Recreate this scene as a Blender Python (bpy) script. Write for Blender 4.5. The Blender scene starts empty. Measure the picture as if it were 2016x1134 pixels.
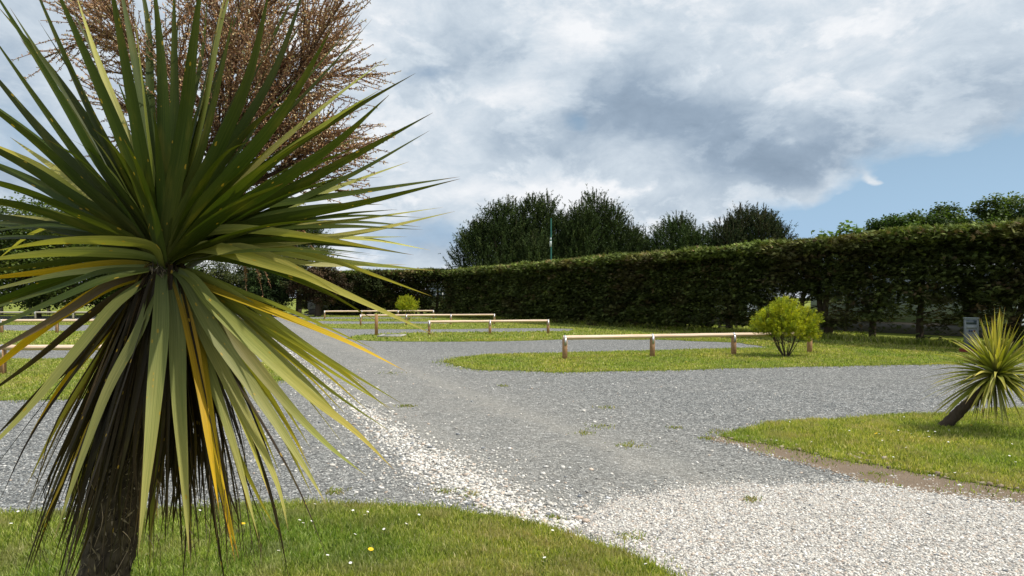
import bpy, math
import numpy as np
from mathutils import Vector
from mathutils.geometry import tessellate_polygon

R = math.radians
S = bpy.context.scene
COL = S.collection
rng = np.random.default_rng(11)

# ------------------------------------------------------------------ camera
H = 1.55; F = 1400.0; HY = 585.0; CX = 1008.0
cd = bpy.data.cameras.new('camera'); cam = bpy.data.objects.new('camera', cd); COL.objects.link(cam)
cam.location = (0, 0, H); cam.rotation_euler = (R(90), 0, 0)
cd.sensor_width = 36; cd.lens = 36 * F / 2016; cd.shift_y = 18 / 2016
cd.clip_start = 0.05; cd.clip_end = 3000
S.camera = cam

# ------------------------------------------------------------------ sun, sky, exposure
SUN_EL, SUN_AZ = 57.0, 98.0      # azimuth clockwise from +Y (the view direction)
sl = bpy.data.lights.new('sun', 'SUN'); so = bpy.data.objects.new('sun', sl); COL.objects.link(so)
sl.energy = 5.0; sl.angle = R(0.5); sl.color = (1.0, 0.95, 0.87)
sd = Vector((math.sin(R(SUN_AZ)) * math.cos(R(SUN_EL)), math.cos(R(SUN_AZ)) * math.cos(R(SUN_EL)), math.sin(R(SUN_EL))))
so.rotation_euler = sd.to_track_quat('Z', 'Y').to_euler()
S.view_settings.view_transform = 'Standard'; S.view_settings.look = 'None'
S.view_settings.exposure = 0.0; S.view_settings.gamma = 1; S.view_settings.use_curve_mapping = False
S.cycles.max_bounces = 6; S.cycles.transmission_bounces = 4; S.cycles.transparent_max_bounces = 4

class NT:
    def __init__(s, tree): s.t = tree; s.n = tree.nodes; s.l = tree.links
    def node(s, typ, **kw):
        n = s.n.new(typ)
        for k, v in kw.items(): setattr(n, k, v)
        return n
    def link(s, a, b): s.l.new(a, b)
    def put(s, sock, v):
        if hasattr(v, 'is_linked') or isinstance(v, bpy.types.NodeSocket): s.l.new(v, sock)
        elif v is not None:
            if isinstance(v, (tuple, list)) and len(v) == 3 and sock.type == 'RGBA': v = (*v, 1)
            sock.default_value = v
    def m(s, op, a, b=None, c=None, clamp=False):
        n = s.node('ShaderNodeMath', operation=op); n.use_clamp = clamp
        s.put(n.inputs[0], a)
        if b is not None: s.put(n.inputs[1], b)
        if c is not None: s.put(n.inputs[2], c)
        return n.outputs[0]
    def vm(s, op, a, b=None):
        n = s.node('ShaderNodeVectorMath', operation=op)
        s.put(n.inputs[0], a)
        if b is not None: s.put(n.inputs[1], b)
        return n.outputs[0]
    def mix(s, f, a, b, mode='MIX'):
        n = s.node('ShaderNodeMix', data_type='RGBA', blend_type=mode)
        s.put(n.inputs[0], f); s.put(n.inputs[6], a); s.put(n.inputs[7], b)
        return n.outputs[2]
    def noise(s, vec, scale, detail=3, rough=0.55, dist=0.0):
        n = s.node('ShaderNodeTexNoise'); s.put(n.inputs['Vector'], vec)
        n.inputs['Scale'].default_value = scale; n.inputs['Detail'].default_value = detail
        n.inputs['Roughness'].default_value = rough; n.inputs['Distortion'].default_value = dist
        return n.outputs['Fac']
    def voro(s, vec, scale, feat='F1'):
        n = s.node('ShaderNodeTexVoronoi', feature=feat); s.put(n.inputs['Vector'], vec)
        n.inputs['Scale'].default_value = scale
        return n
    def ramp(s, f, stops, interp='LINEAR'):
        n = s.node('ShaderNodeValToRGB'); n.color_ramp.interpolation = interp
        e = n.color_ramp.elements
        while len(e) < len(stops): e.new(0.5)
        for i, (p, c) in enumerate(stops):
            e[i].position = p
            e[i].color = (c, c, c, 1) if isinstance(c, (int, float)) else (*c, 1)
        s.put(n.inputs[0], f)
        return n.outputs[0]

w = bpy.data.worlds.new('World'); S.world = w; w.use_nodes = True
N = NT(w.node_tree); N.n.clear()
sky = N.node('ShaderNodeTexSky', sky_type='NISHITA'); sky.sun_disc = False
sky.sun_elevation = R(SUN_EL); sky.sun_rotation = R(SUN_AZ); sky.air_density = 1.0; sky.dust_density = 0.6; sky.ozone_density = 1.0
tc = N.node('ShaderNodeTexCoord')
sep = N.node('ShaderNodeSeparateXYZ'); N.link(tc.outputs['Generated'], sep.inputs[0])
az0 = N.m('ARCTAN2', sep.outputs[0], sep.outputs[1])
el0 = N.m('ARCSINE', sep.outputs[2])
stretch = N.node('ShaderNodeCombineXYZ'); N.put(stretch.inputs[0], az0); N.put(stretch.inputs[1], N.m('MULTIPLY', el0, 1.7))
V = stretch.outputs[0]
warpn = N.node('ShaderNodeTexNoise'); N.put(warpn.inputs['Vector'], V); warpn.inputs['Scale'].default_value = 5.0
warpn.inputs['Detail'].default_value = 5; warpn.inputs['Roughness'].default_value = 0.58
wv = N.vm('MULTIPLY', N.vm('SUBTRACT', warpn.outputs['Color'], (0.5, 0.5, 0.5)), (0.16, 0.10, 0))
ws = N.node('ShaderNodeSeparateXYZ'); N.put(ws.inputs[0], wv)
az = N.m('ADD', az0, ws.outputs[0]); el = N.m('ADD', el0, ws.outputs[1])
def blob(px, py, sx, sy, rot=0.0):
    """soft patch of sky at a direction: centre and half sizes as angles"""
    a = math.atan((px - CX) / F); e = math.atan((HY - py) / F * math.cos(a))
    dx = N.m('SUBTRACT', az, a); dy = N.m('SUBTRACT', el, e)
    c, s_ = math.cos(R(rot)), math.sin(R(rot))
    u = N.m('ADD', N.m('MULTIPLY', dx, c * F / sx), N.m('MULTIPLY', dy, s_ * F / sx))
    v = N.m('ADD', N.m('MULTIPLY', dx, -s_ * F / sy), N.m('MULTIPLY', dy, c * F / sy))
    q = N.m('ADD', N.m('MULTIPLY', u, u), N.m('MULTIPLY', v, v))
    return N.m('EXPONENT', N.m('MULTIPLY', q, -1.0))
def addup(items):
    t = None
    for amt, b in items:
        x = N.m('MULTIPLY', b, amt); t = x if t is None else N.m('ADD', t, x)
    return t
bright = addup([
    (-0.46, blob(1430, 240, 290, 80, -14)), (-0.30, blob(1530, 300, 190, 55, -8)), (-0.36, blob(1260, 205, 170, 70, 0)),
    (-0.34, blob(960, 95, 160, 60, 0)), (-0.18, blob(1390, 340, 200, 34, 0)), (0.34, blob(1190, 370, 190, 36, 6)), (0.25, blob(930, 400, 120, 60, 0)), (-0.26, blob(1060, 300, 150, 80, -20)),
    (-0.34, blob(900, 480, 200, 40, 0)), (-0.22, blob(1830, 250, 260, 60, 10)), (-0.2, blob(2010, 40, 120, 60, 0)),
    (0.30, blob(1060, 185, 110, 45, 15)), (0.34, blob(1250, 285, 110, 34, 10)), (0.30, blob(1700, 90, 260, 60, 15)),
    (0.26, blob(1180, 40, 220, 60, 0)), (0.22, blob(780, 300, 170, 70, 0)), (0.25, blob(1620, 375, 60, 30, 0)),
    (0.22, blob(1100, 385, 160, 25, 0)), (-0.2, blob(30, 270, 200, 160, 0)), (0.25, blob(640, 60, 200, 100, 0))])
n1 = N.noise(V, 4.6, 8, 0.62, 0.5); n2 = N.noise(V, 15, 7, 0.66, 0.4)
bright = N.m('ADD', N.m('ADD', bright, 0.71), N.m('ADD', N.m('MULTIPLY', N.m('SUBTRACT', n1, 0.5), 1.35), N.m('MULTIPLY', N.m('SUBTRACT', n2, 0.5), 0.75)))
puff = N.noise(N.vm('ADD', V, (3.1, 1.7, 0)), 6.5, 10, 0.6, 0.25)
lowf = N.ramp(el0, [(0.02, 0.9), (0.22, 0.55), (0.5, 0.3)])
pm_ = N.m('MULTIPLY', N.ramp(puff, [(0.50, 0.0), (0.56, 0.75), (0.72, 1.0)]), lowf)
bright = N.m('ADD', bright, N.m('MULTIPLY', N.m('SUBTRACT', pm_, 0.22), 0.55))
bright = N.m('MULTIPLY', N.m('ADD', bright, 0.35), 0.70, clamp=True)
cloud = N.ramp(bright, [(0.0, (0.25, 0.33, 0.43)), (0.28, (0.33, 0.42, 0.53)), (0.48, (0.46, 0.55, 0.65)), (0.72, (0.64, 0.72, 0.80)), (1.0, (0.92, 0.94, 0.97))])
gap = addup([(1.7, blob(1870, 400, 215, 60, 6)), (1.0, blob(2060, 330, 180, 90, 0)), (1.2, blob(1700, 450, 190, 44, 0)),
             (0.55, blob(850, 150, 60, 26, 0)), (0.6, blob(1130, 235, 40, 30, 0)), (0.45, blob(850, 470, 140, 40, 0)),
             (0.4, blob(60, 230, 160, 120, 0)), (-0.8, blob(1745, 362, 14, 16, 0))])
n3 = N.noise(V, 7.0, 6, 0.6, 0.2)
# some blue also elsewhere round the sky
gap = N.m('ADD', gap, N.m('MULTIPLY', N.m('SUBTRACT', n3, 0.5), 1.1))
gapf = N.ramp(gap, [(0.24, 0.0), (0.70, 1.0)])
skyc = N.mix(1.0, sky.outputs[0], (0.115, 0.112, 0.100), 'MULTIPLY')
hz = N.ramp(N.m('MULTIPLY', el0, 1.0), [(0.0, 1.0), (0.22, 0.12)])
skyc = N.mix(N.m('MULTIPLY', hz, 0.9), skyc, (0.30, 0.52, 0.88))
final = N.mix(gapf, cloud, skyc)
bg = N.node('ShaderNodeBackground'); N.put(bg.inputs[0], final); bg.inputs[1].default_value = 1.0
out = N.node('ShaderNodeOutputWorld'); N.link(bg.outputs[0], out.inputs[0])

# ------------------------------------------------------------------ helpers
def G(px, py, z=0.0):
    """point of the ground plane seen at a pixel of the photo"""
    Y = (H - z) * F / (py - HY); return ((px - CX) / F * Y, Y)
def P(px, py, Y): return np.array([(px - CX) / F * Y, Y, H + (HY - py) / F * Y])

class MB:
    """collects geometry (numpy) with a colour per vertex and a uv per vertex"""
    def __init__(s): s.v = []; s.c = []; s.uv = []; s.f3 = []; s.f4 = []; s.n = 0
    def add(s, v, f, c=(1, 1, 1), uv=None):
        v = np.asarray(v, float).reshape(-1, 3); f = np.asarray(f, int); k = len(v)
        s.v.append(v)
        c = np.asarray(c, float)
        s.c.append(np.broadcast_to(c, (k, 3)) if c.ndim == 1 else c)
        s.uv.append(np.zeros((k, 2)) if uv is None else np.asarray(uv, float))
        (s.f3 if f.shape[1] == 3 else s.f4).append(f + s.n)
        s.n += k
    def build(s, name, mat, parent=None, smooth=False):
        v = np.concatenate(s.v); c = np.concatenate(s.c); uv = np.concatenate(s.uv)
        f3 = np.concatenate(s.f3) if s.f3 else np.zeros((0, 3), int)
        f4 = np.concatenate(s.f4) if s.f4 else np.zeros((0, 4), int)
        me = bpy.data.meshes.new(name)
        li = np.concatenate([f3.ravel(), f4.ravel()]).astype(np.int32)
        ls = np.concatenate([np.arange(len(f3)) * 3, len(f3) * 3 + np.arange(len(f4)) * 4]).astype(np.int32)
        me.vertices.add(len(v)); me.vertices.foreach_set('co', v.astype(np.float32).ravel())
        me.loops.add(len(li)); me.loops.foreach_set('vertex_index', li)
        me.polygons.add(len(ls)); me.polygons.foreach_set('loop_start', ls)
        me.update(calc_edges=True); me.validate()
        ca = me.attributes.new('Col', 'FLOAT_COLOR', 'POINT')
        ca.data.foreach_set('color', np.concatenate([c, np.ones((len(c), 1))], 1).astype(np.float32).ravel())
        ul = me.uv_layers.new(name='UVMap')
        idx = np.zeros(len(me.loops), np.int32); me.loops.foreach_get('vertex_index', idx)
        ul.data.foreach_set('uv', uv[idx].astype(np.float32).ravel())
        if smooth: me.polygons.foreach_set('use_smooth', np.ones(len(me.polygons), bool))
        me.materials.append(mat)
        o = bpy.data.objects.new(name, me); COL.objects.link(o)
        if parent is not None: o.parent = parent; o.matrix_parent_inverse = parent.matrix_world.inverted() if False else o.matrix_parent_inverse
        return o

def tag(o, label=None, cat=None, group=None, kind=None):
    if label: o['label'] = label
    if cat: o['category'] = cat
    if group: o['group'] = group
    if kind: o['kind'] = kind
    return o
def thing(name, label, cat, loc=(0, 0, 0), group=None):
    o = bpy.data.objects.new(name, None); COL.objects.link(o); o.location = loc; o.empty_display_size = 0.1
    return tag(o, label, cat, group)
def rebase(root):
    """parts were built in world coordinates: move their data so that the Empty stays at the thing's base"""
    for ch in root.children:
        ch.data.transform(__import__('mathutils').Matrix.Translation(-root.location))

def unit(v): v = np.asarray(v, float); return v / np.maximum(np.linalg.norm(v, axis=-1, keepdims=True), 1e-9)
def catmull(pts, n):
    p = np.asarray(pts, float); p = np.vstack([2 * p[0] - p[1], p, 2 * p[-1] - p[-2]])
    segs = len(p) - 3; out = []
    for t in np.linspace(0, segs, n):
        i = min(int(t), segs - 1); u = t - i; a, b, c, d = p[i:i + 4]
        out.append(0.5 * (2 * b + (c - a) * u + (2 * a - 5 * b + 4 * c - d) * u * u + (3 * b - a - 3 * c + d) * u ** 3))
    return np.array(out)
def tube(mb, pts, rad, col, k=6, jitter=0.0, cap=True):
    pts = np.asarray(pts, float); n = len(pts); rad = np.broadcast_to(rad, (n,)) if np.ndim(rad) == 0 else np.asarray(rad)
    t = unit(np.gradient(pts, axis=0)); ref = np.array([0.0, 0, 1]) if abs(t[0][2]) < 0.9 else np.array([1.0, 0, 0])
    a = unit(np.cross(t, ref)); b = np.cross(t, a)
    ang = np.arange(k) * 2 * math.pi / k
    ring = (a[:, None, :] * np.cos(ang)[None, :, None] + b[:, None, :] * np.sin(ang)[None, :, None])
    r = rad[:, None, None] * (1 + jitter * rng.standard_normal((n, k, 1)))
    v = (pts[:, None, :] + ring * r).reshape(-1, 3)
    i = np.arange(n - 1)[:, None] * k + np.arange(k)[None]; j = np.arange(n - 1)[:, None] * k + (np.arange(k)[None] + 1) % k
    f = np.stack([i, j, j + k, i + k], -1).reshape(-1, 4)
    L = np.concatenate([[0], np.cumsum(np.linalg.norm(np.diff(pts, axis=0), axis=1))])
    uv = np.stack([np.tile(ang, n), np.repeat(L, k)], 1)
    mb.add(v, f, col, uv)
    if cap:
        for base in (0, n - 1):
            if rad[base] > 0.002:
                c0 = len(v)
                ids = np.arange(k) + base * k
                fv = np.vstack([v[ids], pts[base]])
                ff = np.stack([np.arange(k), (np.arange(k) + 1) % k, np.full(k, k)], 1)
                if base == 0: ff = ff[:, ::-1]
                mb.add(fv, ff, col if np.ndim(col) == 1 else col[0])
def box(mb, c, s, col=(1, 1, 1), rz=0.0, bev=0.0, rx=0.0):
    """box centred at c with sizes s; chamfered long edges when bev > 0"""
    x, y, z = [q / 2 for q in s]
    if bev > 0:
        b = bev
        prof = [(-x + b, -y), (x - b, -y), (x, -y + b), (x, y - b), (x - b, y), (-x + b, y), (-x, y - b), (-x, -y + b)]
        v = [(p[0], p[1], -z) for p in prof] + [(p[0], p[1], z - b) for p in prof] + [(p[0] * (1 - b / x), p[1] * (1 - b / y), z) for p in prof]
        f = []
        for r_ in (0, 8):
            for i in range(8): f.append((r_ + i, r_ + (i + 1) % 8, r_ + 8 + (i + 1) % 8, r_ + 8 + i))
        f += [(16, 17, 18, 19), (16, 19, 20, 23), (20, 21, 22, 23), (3, 2, 1, 0), (7, 4, 3, 0), (7, 6, 5, 4)]
    else:
        v = [(sx * x, sy * y, sz * z) for sz in (-1, 1) for sy in (-1, 1) for sx in (-1, 1)]
        f = [(0, 2, 3, 1), (4, 5, 7, 6), (0, 1, 5, 4), (2, 6, 7, 3), (0, 4, 6, 2), (1, 3, 7, 5)]
    v = np.array(v, float)
    if rx:
        cx_, sx_ = math.cos(rx), math.sin(rx); v = v @ np.array([[1, 0, 0], [0, cx_, sx_], [0, -sx_, cx_]])
    if rz:
        cz, sz_ = math.cos(rz), math.sin(rz); v = v @ np.array([[cz, sz_, 0], [-sz_, cz, 0], [0, 0, 1]])
    mb.add(v + np.array(c), f, col)

_perm = np.random.default_rng(5).random((256, 256))
def vnoise(x, y):
    x = np.asarray(x, float); y = np.asarray(y, float)
    xi = np.floor(x).astype(int); yi = np.floor(y).astype(int); fx = x - xi; fy = y - yi
    fx = fx * fx * (3 - 2 * fx); fy = fy * fy * (3 - 2 * fy)
    g = lambda a, b: _perm[a % 256, b % 256]
    return (g(xi, yi) * (1 - fx) + g(xi + 1, yi) * fx) * (1 - fy) + (g(xi, yi + 1) * (1 - fx) + g(xi + 1, yi + 1) * fx) * fy
def fbm(x, y): return 0.55 * vnoise(x, y) + 0.3 * vnoise(x * 2.1 + 7, y * 2.1 + 3) + 0.15 * vnoise(x * 4.3 + 1, y * 4.3 + 9)

def inside(poly, x, y):
    poly = np.asarray(poly); r = np.zeros(np.shape(x), bool); j = len(poly) - 1
    for i in range(len(poly)):
        xi, yi = poly[i]; xj, yj = poly[j]
        cnd = ((yi > y) != (yj > y)) & (x < (xj - xi) * (y - yi) / (yj - yi + 1e-12) + xi)
        r ^= cnd; j = i
    return r

# ------------------------------------------------------------------ materials
def material(name):
    m = bpy.data.materials.new(name); m.use_nodes = True; n = NT(m.node_tree); n.n.clear()
    o = n.node('ShaderNodeOutputMaterial'); return m, n, o
def principled(n, base, rough=0.8, normal=None, spec=0.3, metal=0.0):
    b = n.node('ShaderNodeBsdfPrincipled'); n.put(b.inputs['Base Color'], base); n.put(b.inputs['Roughness'], rough)
    b.inputs['Specular IOR Level'].default_value = spec; b.inputs['Metallic'].default_value = metal
    if normal is not None: n.put(b.inputs['Normal'], normal)
    return b
def bump(n, h, strength, dist):
    b = n.node('ShaderNodeBump'); b.inputs['Strength'].default_value = strength; b.inputs['Distance'].default_value = dist
    n.put(b.inputs['Height'], h); return b.outputs[0]
def col_attr(n):
    a = n.node('ShaderNodeAttribute'); a.attribute_name = 'Col'; return a.outputs['Color']
def pos(n): return n.node('ShaderNodeNewGeometry').outputs['Position']

def foliage_mat(name, trans=0.3, rough=0.6, spec=0.25, var=0.35, tint=(1.25, 1.35, 0.6)):
    m, n, o = material(name)
    c = col_attr(n); ns = n.noise(pos(n), 3.0, 3)
    c = n.mix(n.ramp(ns, [(0.35, 0.0), (0.65, 1.0)]), n.mix(1.0, c, (1 - var, 1 - var, 1 - var * 0.8), 'MULTIPLY'), c)
    b = principled(n, c, rough, spec=spec)
    t = n.node('ShaderNodeBsdfTranslucent'); n.put(t.inputs[0], n.mix(1.0, c, tint, 'MULTIPLY'))
    mx = n.node('ShaderNodeMixShader'); mx.inputs[0].default_value = trans
    n.link(b.outputs[0], mx.inputs[1]); n.link(t.outputs[0], mx.inputs[2]); n.link(mx.outputs[0], o.inputs[0])
    return m
M = {}
M['foliage'] = foliage_mat('foliage_leaf')
M['cypress'] = foliage_mat('cypress_foliage', 0.12, 0.8, 0.12, 0.4)
M['grass'] = foliage_mat('grass_blade', 0.4, 0.55, 0.25, 0.25)

def bark_mat():
    m, n, o = material('bark'); p = pos(n)
    st = n.vm('MULTIPLY', p, (9, 9, 2.0)); a = n.noise(st, 2.5, 5, 0.65)
    c = n.mix(a, (0.03, 0.022, 0.016), (0.13, 0.10, 0.075))
    b = principled(n, c, 0.95, bump(n, a, 0.9, 0.03), 0.1); n.link(b.outputs[0], o.inputs[0]); return m
M['bark'] = bark_mat()
def simple_attr(name, rough=0.8, spec=0.2, bscale=40, bstr=0.2, metal=0.0, var=0.25):
    m, n, o = material(name); p = pos(n); a = n.noise(p, bscale, 4, 0.6)
    c = n.mix(n.ramp(a, [(0.3, 0.0), (0.7, 1.0)]), n.mix(1.0, col_attr(n), (1 - var,) * 3, 'MULTIPLY'), col_attr(n))
    b = principled(n, c, rough, bump(n, a, bstr, 0.01), spec, metal); n.link(b.outputs[0], o.inputs[0]); return m
M['stone'] = simple_attr('pebble', 0.85, 0.25, 90, 0.4)
M['panicle'] = simple_attr('dry_flower_stalk', 0.8, 0.15, 60, 0.2)
M['paint'] = simple_attr('painted_surface', 0.45, 0.4, 8, 0.05, var=0.08)
M['metal'] = simple_attr('galvanised_metal', 0.42, 0.5, 30, 0.08, 0.6, 0.2)
M['concrete'] = simple_attr('concrete', 0.9, 0.2, 25, 0.4)
M['petal'] = simple_attr('petal', 0.7, 0.2, 50, 0.0, var=0.05)

def wood_mat():
    m, n, o = material('sawn_softwood')
    uv = n.node('ShaderNodeTexCoord').outputs['Object']
    g = n.noise(n.vm('MULTIPLY', uv, (1.3, 30, 30)), 1.4, 5, 0.62, 0.6)
    k = n.voro(n.vm('MULTIPLY', uv, (1.0, 5.0, 5.0)), 1.6).outputs['Distance']
    c = n.mix(n.ramp(g, [(0.3, 0.0), (0.7, 1.0)]), n.mix(1.0, col_attr(n), (0.72, 0.62, 0.52), 'MULTIPLY'), col_attr(n))
    c = n.mix(n.ramp(k, [(0.03, 0.75), (0.09, 0.0)]), c, (0.16, 0.07, 0.03))
    b = principled(n, c, 0.75, bump(n, g, 0.25, 0.004), 0.2); n.link(b.outputs[0], o.inputs[0]); return m
M['wood'] = wood_mat()

def leaf_mat():
    m, n, o = material('cabbage_tree_leaf')
    uv = n.node('ShaderNodeUVMap').outputs[0]
    c = col_attr(n)
    st = n.noise(n.vm('MULTIPLY', uv, (420, 5, 1)), 1.0, 3, 0.6)
    fine = n.noise(n.vm('MULTIPLY', uv, (1500, 8, 1)), 1.0, 2, 0.6)
    c = n.mix(n.ramp(st, [(0.32, 0.0), (0.68, 1.0)]), n.mix(1.0, c, (0.66, 0.74, 0.62), 'MULTIPLY'), n.mix(1.0, c, (1.15, 1.10, 1.10), 'MULTIPLY'))
    c = n.mix(n.m('MULTIPLY', fine, 0.35), c, n.mix(1.0, c, (0.6, 0.62, 0.6), 'MULTIPLY'))
    bl = n.noise(n.vm('MULTIPLY', uv, (30, 6, 1)), 1.0, 3, 0.6)
    c = n.mix(n.ramp(bl, [(0.55, 0.0), (0.75, 0.35)]), c, (0.20, 0.17, 0.03))
    sp = n.voro(n.vm('MULTIPLY', uv, (95, 38, 1)), 1.0)
    pick = n.node('ShaderNodeSeparateColor'); n.put(pick.inputs[0], sp.outputs['Color'])
    rad = n.m('MULTIPLY', n.m('SUBTRACT', pick.outputs[0], 0.73), 1.0)
    spot = n.m('LESS_THAN', sp.outputs['Distance'], rad)
    c = n.mix(n.m('MULTIPLY', spot, 0.75), c, (0.42, 0.27, 0.03))
    b = principled(n, c, 0.52, bump(n, n.m('ADD', st, n.m('MULTIPLY', fine, 0.5)), 0.35, 0.0012), 0.22)
    t = n.node('ShaderNodeBsdfTranslucent'); n.put(t.inputs[0], n.mix(1.0, c, (1.5, 1.55, 0.5), 'MULTIPLY'))
    mx = n.node('ShaderNodeMixShader'); mx.inputs[0].default_value = 0.28
    n.link(b.outputs[0], mx.inputs[1]); n.link(t.outputs[0], mx.inputs[2]); n.link(mx.outputs[0], o.inputs[0])
    return m
M['leaf'] = leaf_mat()

def gravel_mat():
    m, n, o = material('grey_gravel'); p = pos(n)
    big = n.noise(p, 0.35, 4, 0.6); mid = n.noise(p, 2.2, 4, 0.6)
    v1 = n.voro(p, 62); v2 = n.voro(p, 24)
    s1 = n.node('ShaderNodeSeparateColor'); n.put(s1.inputs[0], v1.outputs['Color'])
    stone = n.ramp(s1.outputs[0], [(0.0, (0.07, 0.08, 0.088)), (0.5, (0.255, 0.253, 0.238)), (0.86, (0.40, 0.395, 0.37)), (1.0, (0.72, 0.70, 0.66))])
    s2 = n.node('ShaderNodeSeparateColor'); n.put(s2.inputs[0], v2.outputs['Color'])
    v3 = n.voro(p, 13); s3 = n.node('ShaderNodeSeparateColor'); n.put(s3.inputs[0], v3.outputs['Color'])
    stone = n.mix(1.0, stone, n.ramp(s2.outputs[1], [(0.0, 0.68), (0.5, 0.99), (0.88, 1.15), (1.0, 1.6)]), 'MULTIPLY')
    stone = n.mix(1.0, stone, n.ramp(n.noise(p, 9, 3, 0.8), [(0.3, 0.72), (0.55, 1.02), (0.75, 1.3)]), 'MULTIPLY')
    fl = n.m('MULTIPLY', n.m('GREATER_THAN', s3.outputs[0], 0.965), n.m('LESS_THAN', v3.outputs['Distance'], 0.28))
    stone = n.mix(n.m('MULTIPLY', fl, 0.6), stone, (0.62, 0.60, 0.56))
    crev = n.ramp(v1.outputs['Distance'], [(0.25, 1.0), (0.75, 0.55)])
    stone = n.mix(1.0, stone, crev, 'MULTIPLY')
    # dusty worn lanes, lighter and browner where wheels pack the gravel
    sp = n.node('ShaderNodeSeparateXYZ'); n.put(sp.inputs[0], p)
    lane = n.m('ADD', sp.outputs[0], n.m('MULTIPLY', n.m('SUBTRACT', sp.outputs[1], 8.0), 0.42))
    lane = n.m('ADD', lane, n.m('MULTIPLY', n.m('SUBTRACT', mid, 0.5), 1.2))
    l1 = n.m('EXPONENT', n.m('MULTIPLY', n.m('POWER', n.m('ABSOLUTE', n.m('MULTIPLY', lane, 0.42)), 2.0), -1.0))
    wt = n.m('DIVIDE', n.m('SUBTRACT', n.m('ABSOLUTE', n.m('ADD', lane, 0.1)), 0.85), 0.26)
    wt = n.m('EXPONENT', n.m('MULTIPLY', n.m('MULTIPLY', wt, wt), -1.0))
    dustf = n.m('MULTIPLY', n.m('ADD', n.m('ADD', n.m('MULTIPLY', l1, 0.55), n.m('MULTIPLY', wt, 0.45)), n.ramp(big, [(0.5, 0.0), (0.75, 0.25)])), 0.9, clamp=True)
    dust = n.mix(n.noise(p, 40, 3, 0.6), (0.25, 0.235, 0.20), (0.42, 0.39, 0.34))
    c = n.mix(dustf, stone, n.mix(0.62, stone, dust))
    c = n.mix(n.ramp(mid, [(0.3, 0.0), (0.7, 1.0)]), n.mix(1.0, c, (0.84, 0.86, 0.87), 'MULTIPLY'), c)
    moss = n.m('MULTIPLY', n.ramp(n.noise(p, 1.1, 6, 0.75), [(0.66, 0.0), (0.74, 0.55)]), 1.0)
    c = n.mix(moss, c, (0.15, 0.14, 0.05))
    h = n.m('SUBTRACT', n.m('MULTIPLY', s1.outputs[1], 0.5), v1.outputs['Distance'])
    b = principled(n, c, 0.9, bump(n, h, 0.8, 0.012), 0.2); n.link(b.outputs[0], o.inputs[0]); return m
M['gravel'] = gravel_mat()
def white_mat():
    m, n, o = material('pale_stone_chippings'); p = pos(n); v1 = n.voro(p, 48)
    s1 = n.node('ShaderNodeSeparateColor'); n.put(s1.inputs[0], v1.outputs['Color'])
    c = n.ramp(s1.outputs[0], [(0.0, (0.16, 0.15, 0.14)), (0.3, (0.42, 0.39, 0.35)), (0.8, (0.60, 0.57, 0.52)), (1.0, (0.52, 0.42, 0.34))])
    c = n.mix(1.0, c, n.ramp(v1.outputs['Distance'], [(0.25, 1.0), (0.8, 0.45)]), 'MULTIPLY')
    h = n.m('SUBTRACT', n.m('MULTIPLY', s1.outputs[1], 0.4), v1.outputs['Distance'])
    b = principled(n, c, 0.85, bump(n, h, 0.9, 0.015), 0.25); n.link(b.outputs[0], o.inputs[0]); return m
M['white'] = white_mat()
def lawn_mat():
    m, n, o = material('mown_lawn'); p = pos(n)
    a = n.noise(p, 0.8, 5, 0.65); b_ = n.noise(p, 9, 5, 0.7); d = n.noise(p, 90, 3, 0.7)
    c = n.mix(n.ramp(a, [(0.35, 0.0), (0.65, 1.0)]), (0.16, 0.205, 0.026), (0.27, 0.295, 0.055))
    c = n.mix(n.ramp(b_, [(0.45, 0.0), (0.75, 0.6)]), c, (0.30, 0.29, 0.09))
    c = n.mix(n.ramp(d, [(0.3, 0.75), (0.6, 0.0)]), c, (0.07, 0.10, 0.015))
    c = n.mix(n.ramp(n.noise(p, 3.1, 4, 0.7), [(0.62, 0.0), (0.72, 0.35)]), c, (0.18, 0.14, 0.07))
    b = principled(n, c, 0.9, bump(n, n.m('ADD', d, b_), 0.8, 0.03), 0.1); n.link(b.outputs[0], o.inputs[0]); return m
M['lawn'] = lawn_mat()
def dirt_mat():
    m, n, o = material('bare_soil'); p = pos(n); a = n.noise(p, 5, 6, 0.7); d = n.noise(p, 60, 4, 0.7)
    c = n.mix(a, (0.20, 0.15, 0.105), (0.38, 0.295, 0.215)); c = n.mix(n.m('MULTIPLY', d, 0.5), c, (0.10, 0.07, 0.045))
    b = principled(n, c, 0.95, bump(n, n.m('ADD', a, d), 0.9, 0.03), 0.1); n.link(b.outputs[0], o.inputs[0]); return m
M['dirt'] = dirt_mat()
def glass_mat():
    m, n, o = material('window_glass'); b = principled(n, (0.05, 0.07, 0.085), 0.08, None, 0.7); n.link(b.outputs[0], o.inputs[0]); return m
M['glass'] = glass_mat()

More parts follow.
